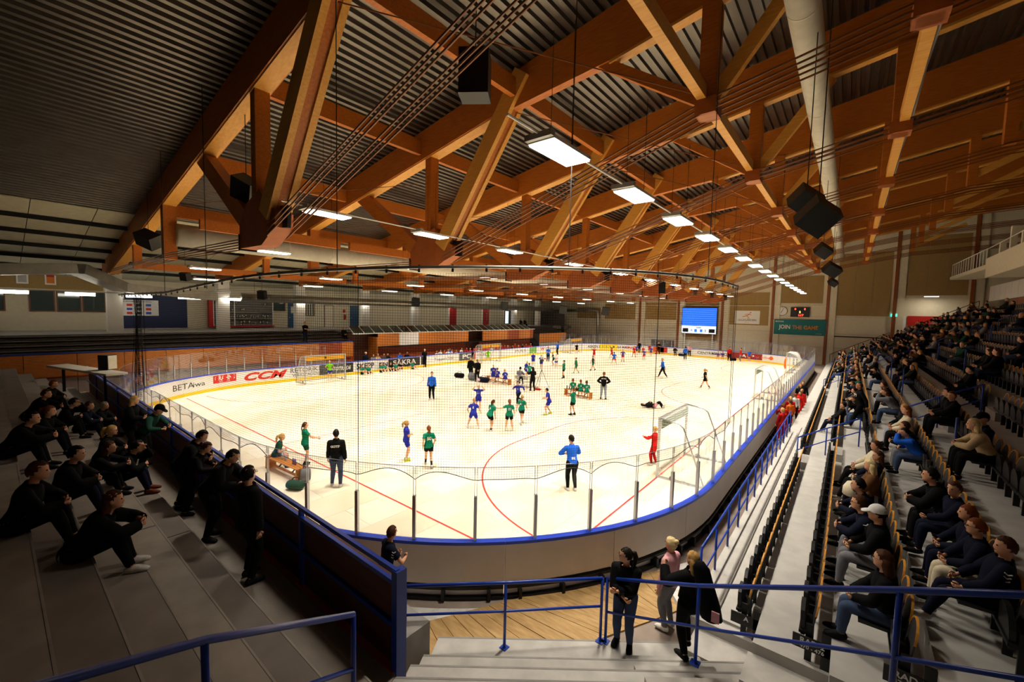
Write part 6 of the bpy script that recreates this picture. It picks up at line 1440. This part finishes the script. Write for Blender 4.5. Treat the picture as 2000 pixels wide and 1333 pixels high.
# spectators on the seats: near rows by hand
def on_seat(k, y, H, pk, kind, top, bot, hair, label, group=None, **kw):
    sh = kw.pop('shoes', 'shoe_black'); x = -.94+.88*k-.24
    dz = .44-.285*H+.02 if H < 1.62 else .0
    return person((x, y, row_z(k)+(.45-.262*H)), PI/2+kw.pop('turn', 0), H, pk, PO[pk], kind, top, bot, sh, hair, label, group, **kw)
hz = lambda k: row_z(k)+1.22
near_seats = [
 (2, 1672, 1062, 1.66, 'sitF', 'jacket', BK, 'c_jeans', ('long', 'hair_brown'), 'woman with glasses in black jacket and jeans at the end of the third seat row', dict(glasses=True)),
 (2, 1722, 1015, 1.78, 'sit', 'jacket', BK, 'c_grey', ('short', 'hair_dark'), 'man in white baseball cap in the third seat row', dict(cap='c_white')),
 (2, 1728, 985, 1.76, 'sitlean', 'jacket', 'c_navy', 'c_grey', ('short', 'hair_brown'), 'man with glasses and chevron sleeves in the third seat row', dict(glasses=True)),
 (2, 1712, 950, 1.76, 'sitlean', 'long', 'c_navy', BK, ('short', 'hair_dark'), 'young man in navy looking down in the third seat row', dict()),
 (2, 1714, 915, 1.66, 'sitF', 'jacket', 'c_brown', BK, ('long', 'hair_pale'), 'blond woman in camel coat in the third seat row', dict()),
 (2, 1706, 885, 1.64, 'sitback', 'jacket', 'c_navy', BK, ('long', 'hair_brown'), 'brown-haired woman in navy in the third seat row', dict(shoes='shoe_white')),
 (2, 1694, 865, 1.64, 'sitback', 'jacket', 'c_cream', BK, ('short', 'hair_brown'), 'person in cream jacket in the third seat row', dict()),
 (3, 1936, 1040, 1.55, 'sitback', 'jacket', 'c_navy', 'c_navy', ('short', 'hair_brown'), 'boy in navy tracksuit with white chevrons in the fourth seat row', dict(shoes='shoe_white')),
 (3, 1868, 1003, 1.5, 'sit', 'jacket', 'c_navy', 'c_cream', ('short', 'hair_red'), 'boy with glasses and pale trousers in the fourth seat row', dict(glasses=True)),
 (3, 1855, 975, 1.5, 'sit', 'jacket', 'c_navy', 'c_navy', ('short', 'hair_red'), 'red-haired boy in navy in the fourth seat row', dict()),
 (3, 1860, 945, 1.55, 'sitside', 'jacket', 'c_navy', 'c_navy', ('short', 'hair_brown'), 'boy with white sleeve stripe in the fourth seat row', dict()),
 (3, 1845, 935, 1.7, 'sitlean', 'puffer', BK, BK, ('short', 'hair_dark'), 'man in black beyond the boys of the fourth seat row', dict()),
 (3, 1764, 830, 1.5, 'sitchin', 'jacket', 'c_royal', 'c_jeans', ('short', 'hair_dark'), 'boy in bright blue jacket leaning on his hands', dict()),
 (3, 1752, 825, 1.6, 'sitlean', 'jacket', BK, 'c_grey', ('short', 'hair_brown'), 'brown-haired person beside the boy in bright blue', dict()),
 (3, 1750, 800, 1.68, 'sit', 'jacket', 'c_cream', BK, ('long', 'hair_red'), 'woman with red hair and cream scarf', dict()),
 (3, 1734, 790, 1.66, 'sitF', 'puffer', BK, 'c_lightjeans', ('long', 'hair_blond'), 'fair-haired woman in black with a grey bag on her lap', dict()),
 (4, 1852, 815, 1.68, 'sitlean', 'jacket', 'c_beige', BK, ('long', 'hair_pale'), 'woman with long fair hair in beige jacket with outstretched hands', dict()),
 (4, 1905, 820, 1.72, 'sitside', 'jacket', 'c_navy', BK, ('short', 'hair_brown'), 'man in dark cap beside the woman in beige', dict(cap='c_black')),
 (4, 1815, 765, 1.76, 'sit', 'puffer', BK, BK, ('short', 'hair_dark'), 'man in black in the fifth seat row under a slim pole', dict()),
 (4, 1838, 772, 1.7, 'sitside', 'puffer', BK, BK, ('short', 'hair_red'), 'red-haired person in black in the fifth seat row', dict())]
occ = []
for k, px, py, H, pk, kind, top, bot, hr, lab, kw in near_seats:
    q = PZ(px, py, hz(k)); q.y = min((abs(s_[1]-q.y), s_[1]) for s_ in SEATS if s_[3] == k and not any(kk == k and abs(yy-s_[1]) < .3 for kk, yy in occ))[1]; pr_ = on_seat(k, q.y, H, pk, kind, top, bot, hr, lab, **kw); occ.append((k, q.y))
    if 'chevron' in lab or 'sleeve stripe' in lab: chevrons(pr_, pk, kind)
# the white handbag beside the blond woman
q = PZ(1664, 955, row_z(2)+.62); t = thing('handbag', 'large white handbag on a lap in the third seat row', 'bag', (q.x, q.y, q.z-.15)); mb = MB(); ring_loft(mb, [(V((0, 0, z_)), V((.16*k, 0, 0)), V((0, .2*k, 0))) for z_, k in ((0, .7), (.03, 1), (.18, .95), (.28, .6))], 12); ob('bag_body', mb, 'c_cream', t, True); ob('strap', MB().tube([(0, -.12, .27), (0, -.06, .42), (0, .06, .42), (0, .12, .27)], .012, 6), 'c_cream', t)
# man walking down the aisle and others standing there
p = PZ(1676, 838, row_z(2)); person((p.x, p.y, row_z(2)), PI/2+.25, 1.80, 'walk', dict(PO['walk']), 'long', BK, BK, 'shoe_white', ('buzz', 'hair_dark'), 'man in black sweater with white chest print walking down the aisle', number=('NXT', 'f', .07, .03), skin='skin2')
person((-.1, 21.6, row_z(1)), PI/2, 1.72, 'sitback', PO['sitback'], 'jacket', BK, 'c_navy', 'shoe_white', ('short', 'hair_dark'), 'man in dark jacket stretched out alone in the second seat row')
# children in red waiting in the corridor by the gate
for i, (x, y, c, pk, yw) in enumerate([(-2.15, 22.6, 'c_red', 'stand2', .9), (-2.2, 24.0, 'c_red', 'fold', .5), (-2.1, 25.2, 'c_orange', 'stand', .8), (-2.2, 26.3, 'c_red', 'stand', .2), (-2.1, 27.6, 'c_white', 'stand2', .4), (-1.95, 28.6, 'c_red', 'stand', 2.8), (-1.95, 29.6, 'c_red', 'stand', 2.9), (-2.1, 30.6, 'c_black', 'stand2', 3.0), (-2.05, 31.8, 'c_black', 'stand', 3.1)]):
    nm_ = {'c_red': 'red', 'c_orange': 'orange', 'c_white': 'white', 'c_black': 'black'}[c]
    person((x, y, -.03), yw, 1.5+.2*(c == 'c_black'), pk, PO[pk], 'long', c, BK if c != 'c_red' else 'c_red', 'shoe_white', (['short', 'pony'][i % 2], ['hair_blond', 'hair_red', 'hair_brown'][i % 3]), 'person in %s waiting in the corridor by the gate' % nm_, 'people in %s waiting in the corridor' % nm_)
# the crowd in the dark rows
rs = random.Random(11)
pal = [('c_black', 'black'), ('c_black', 'black'), ('c_black', 'black'), ('c_navy', 'navy'), ('c_olive', 'olive'), ('c_brown', 'brown'), ('c_grey', 'grey'), ('c_dkgreen', 'dark green')]
hairs = [('short', 'hair_dark', 'dark'), ('short', 'hair_brown', 'brown'), ('long', 'hair_blond', 'long fair'), ('long', 'hair_brown', 'long brown'), ('short', 'hair_grey', 'grey'), ('pony', 'hair_red', 'red')]
crowd = 0
for (x, y, z, k) in sorted(SEATS, key=lambda s: s[1]):
    if k < 1 or y < 9.5 or crowd > 150: continue
    if k in (2,) and y < 21: continue
    if k in (3, 4) and y < 19: continue
    if k == 1 and y < 34: continue
    if any(abs(y-yy) < .5 for kk, yy in occ if kk == k): continue
    if not in_view((x, y, z+1.1)): continue
    dens = .07 if y < 20 else .11 if y < 34 else .24 if y < 50 else .36
    if k > 9: dens *= .5
    if rs.random() < dens:
        c, cnm = rs.choice(pal); hs, hm, hnm = rs.choice(hairs); pk = rs.choice(['sit', 'sitlean', 'sitside', 'sitF', 'sitback', 'sitchin']); H = rs.uniform(1.58, 1.8)
        lab = 'spectator in %s with %s hair in the %s seat row' % (cnm, hnm, rownames[k])
        on_seat(k, y, H, pk, 'puffer' if pk in ('sit', 'sitlean') else 'jacket', c, rs.choice(['c_black', 'c_navy', 'c_jeans']), (hs, hm), lab, 'spectators in %s with %s hair in the %s row' % (cnm, hnm, rownames[k]), turn=rs.uniform(-.3, .3)); crowd += 1; occ.append((k, y))
# table and loudspeaker at the left end of the parapet
a_, b_ = PZ(235, 729, 2.72), PZ(118, 712, 2.72)
t = thing('counter', 'long pale counter board on brackets beyond the parapet of the end stand', 'counter', (a_.x, a_.y-.1, 2.72)); ob('board', MB().beam((0, 0, -.04), b_-a_+V((0, 0, -.04)), .7, .08), 'deckwhite', t)
ob('bracket', MB().box(-.9, -.8, -.3, -.22, -2.0, -.08), 'blacksteel', t); ob('bracket', MB().box(-4.5, -4.4, -1.2, -1.1, -1.9, -.08), 'blacksteel', t)
q = PZ(219, 722, 2.72); t = thing('monitor_box', 'dark box with a pale front standing on the counter board', 'monitor', (q.x-.1, q.y-.12, 2.72), .6); ob('case', MB().box(-.22, .22, -.2, .2, 0, .62), 'black', t); ob('front', MB().box(.22, .235, -.18, .18, .03, .6), 'deckwhite', t)

for k, y in occ:
    for kk, yy, o in PANS:
        if kk == k and abs(yy-y) < .2: o.data = pan_down
bpy.data.scenes.remove(TMP)
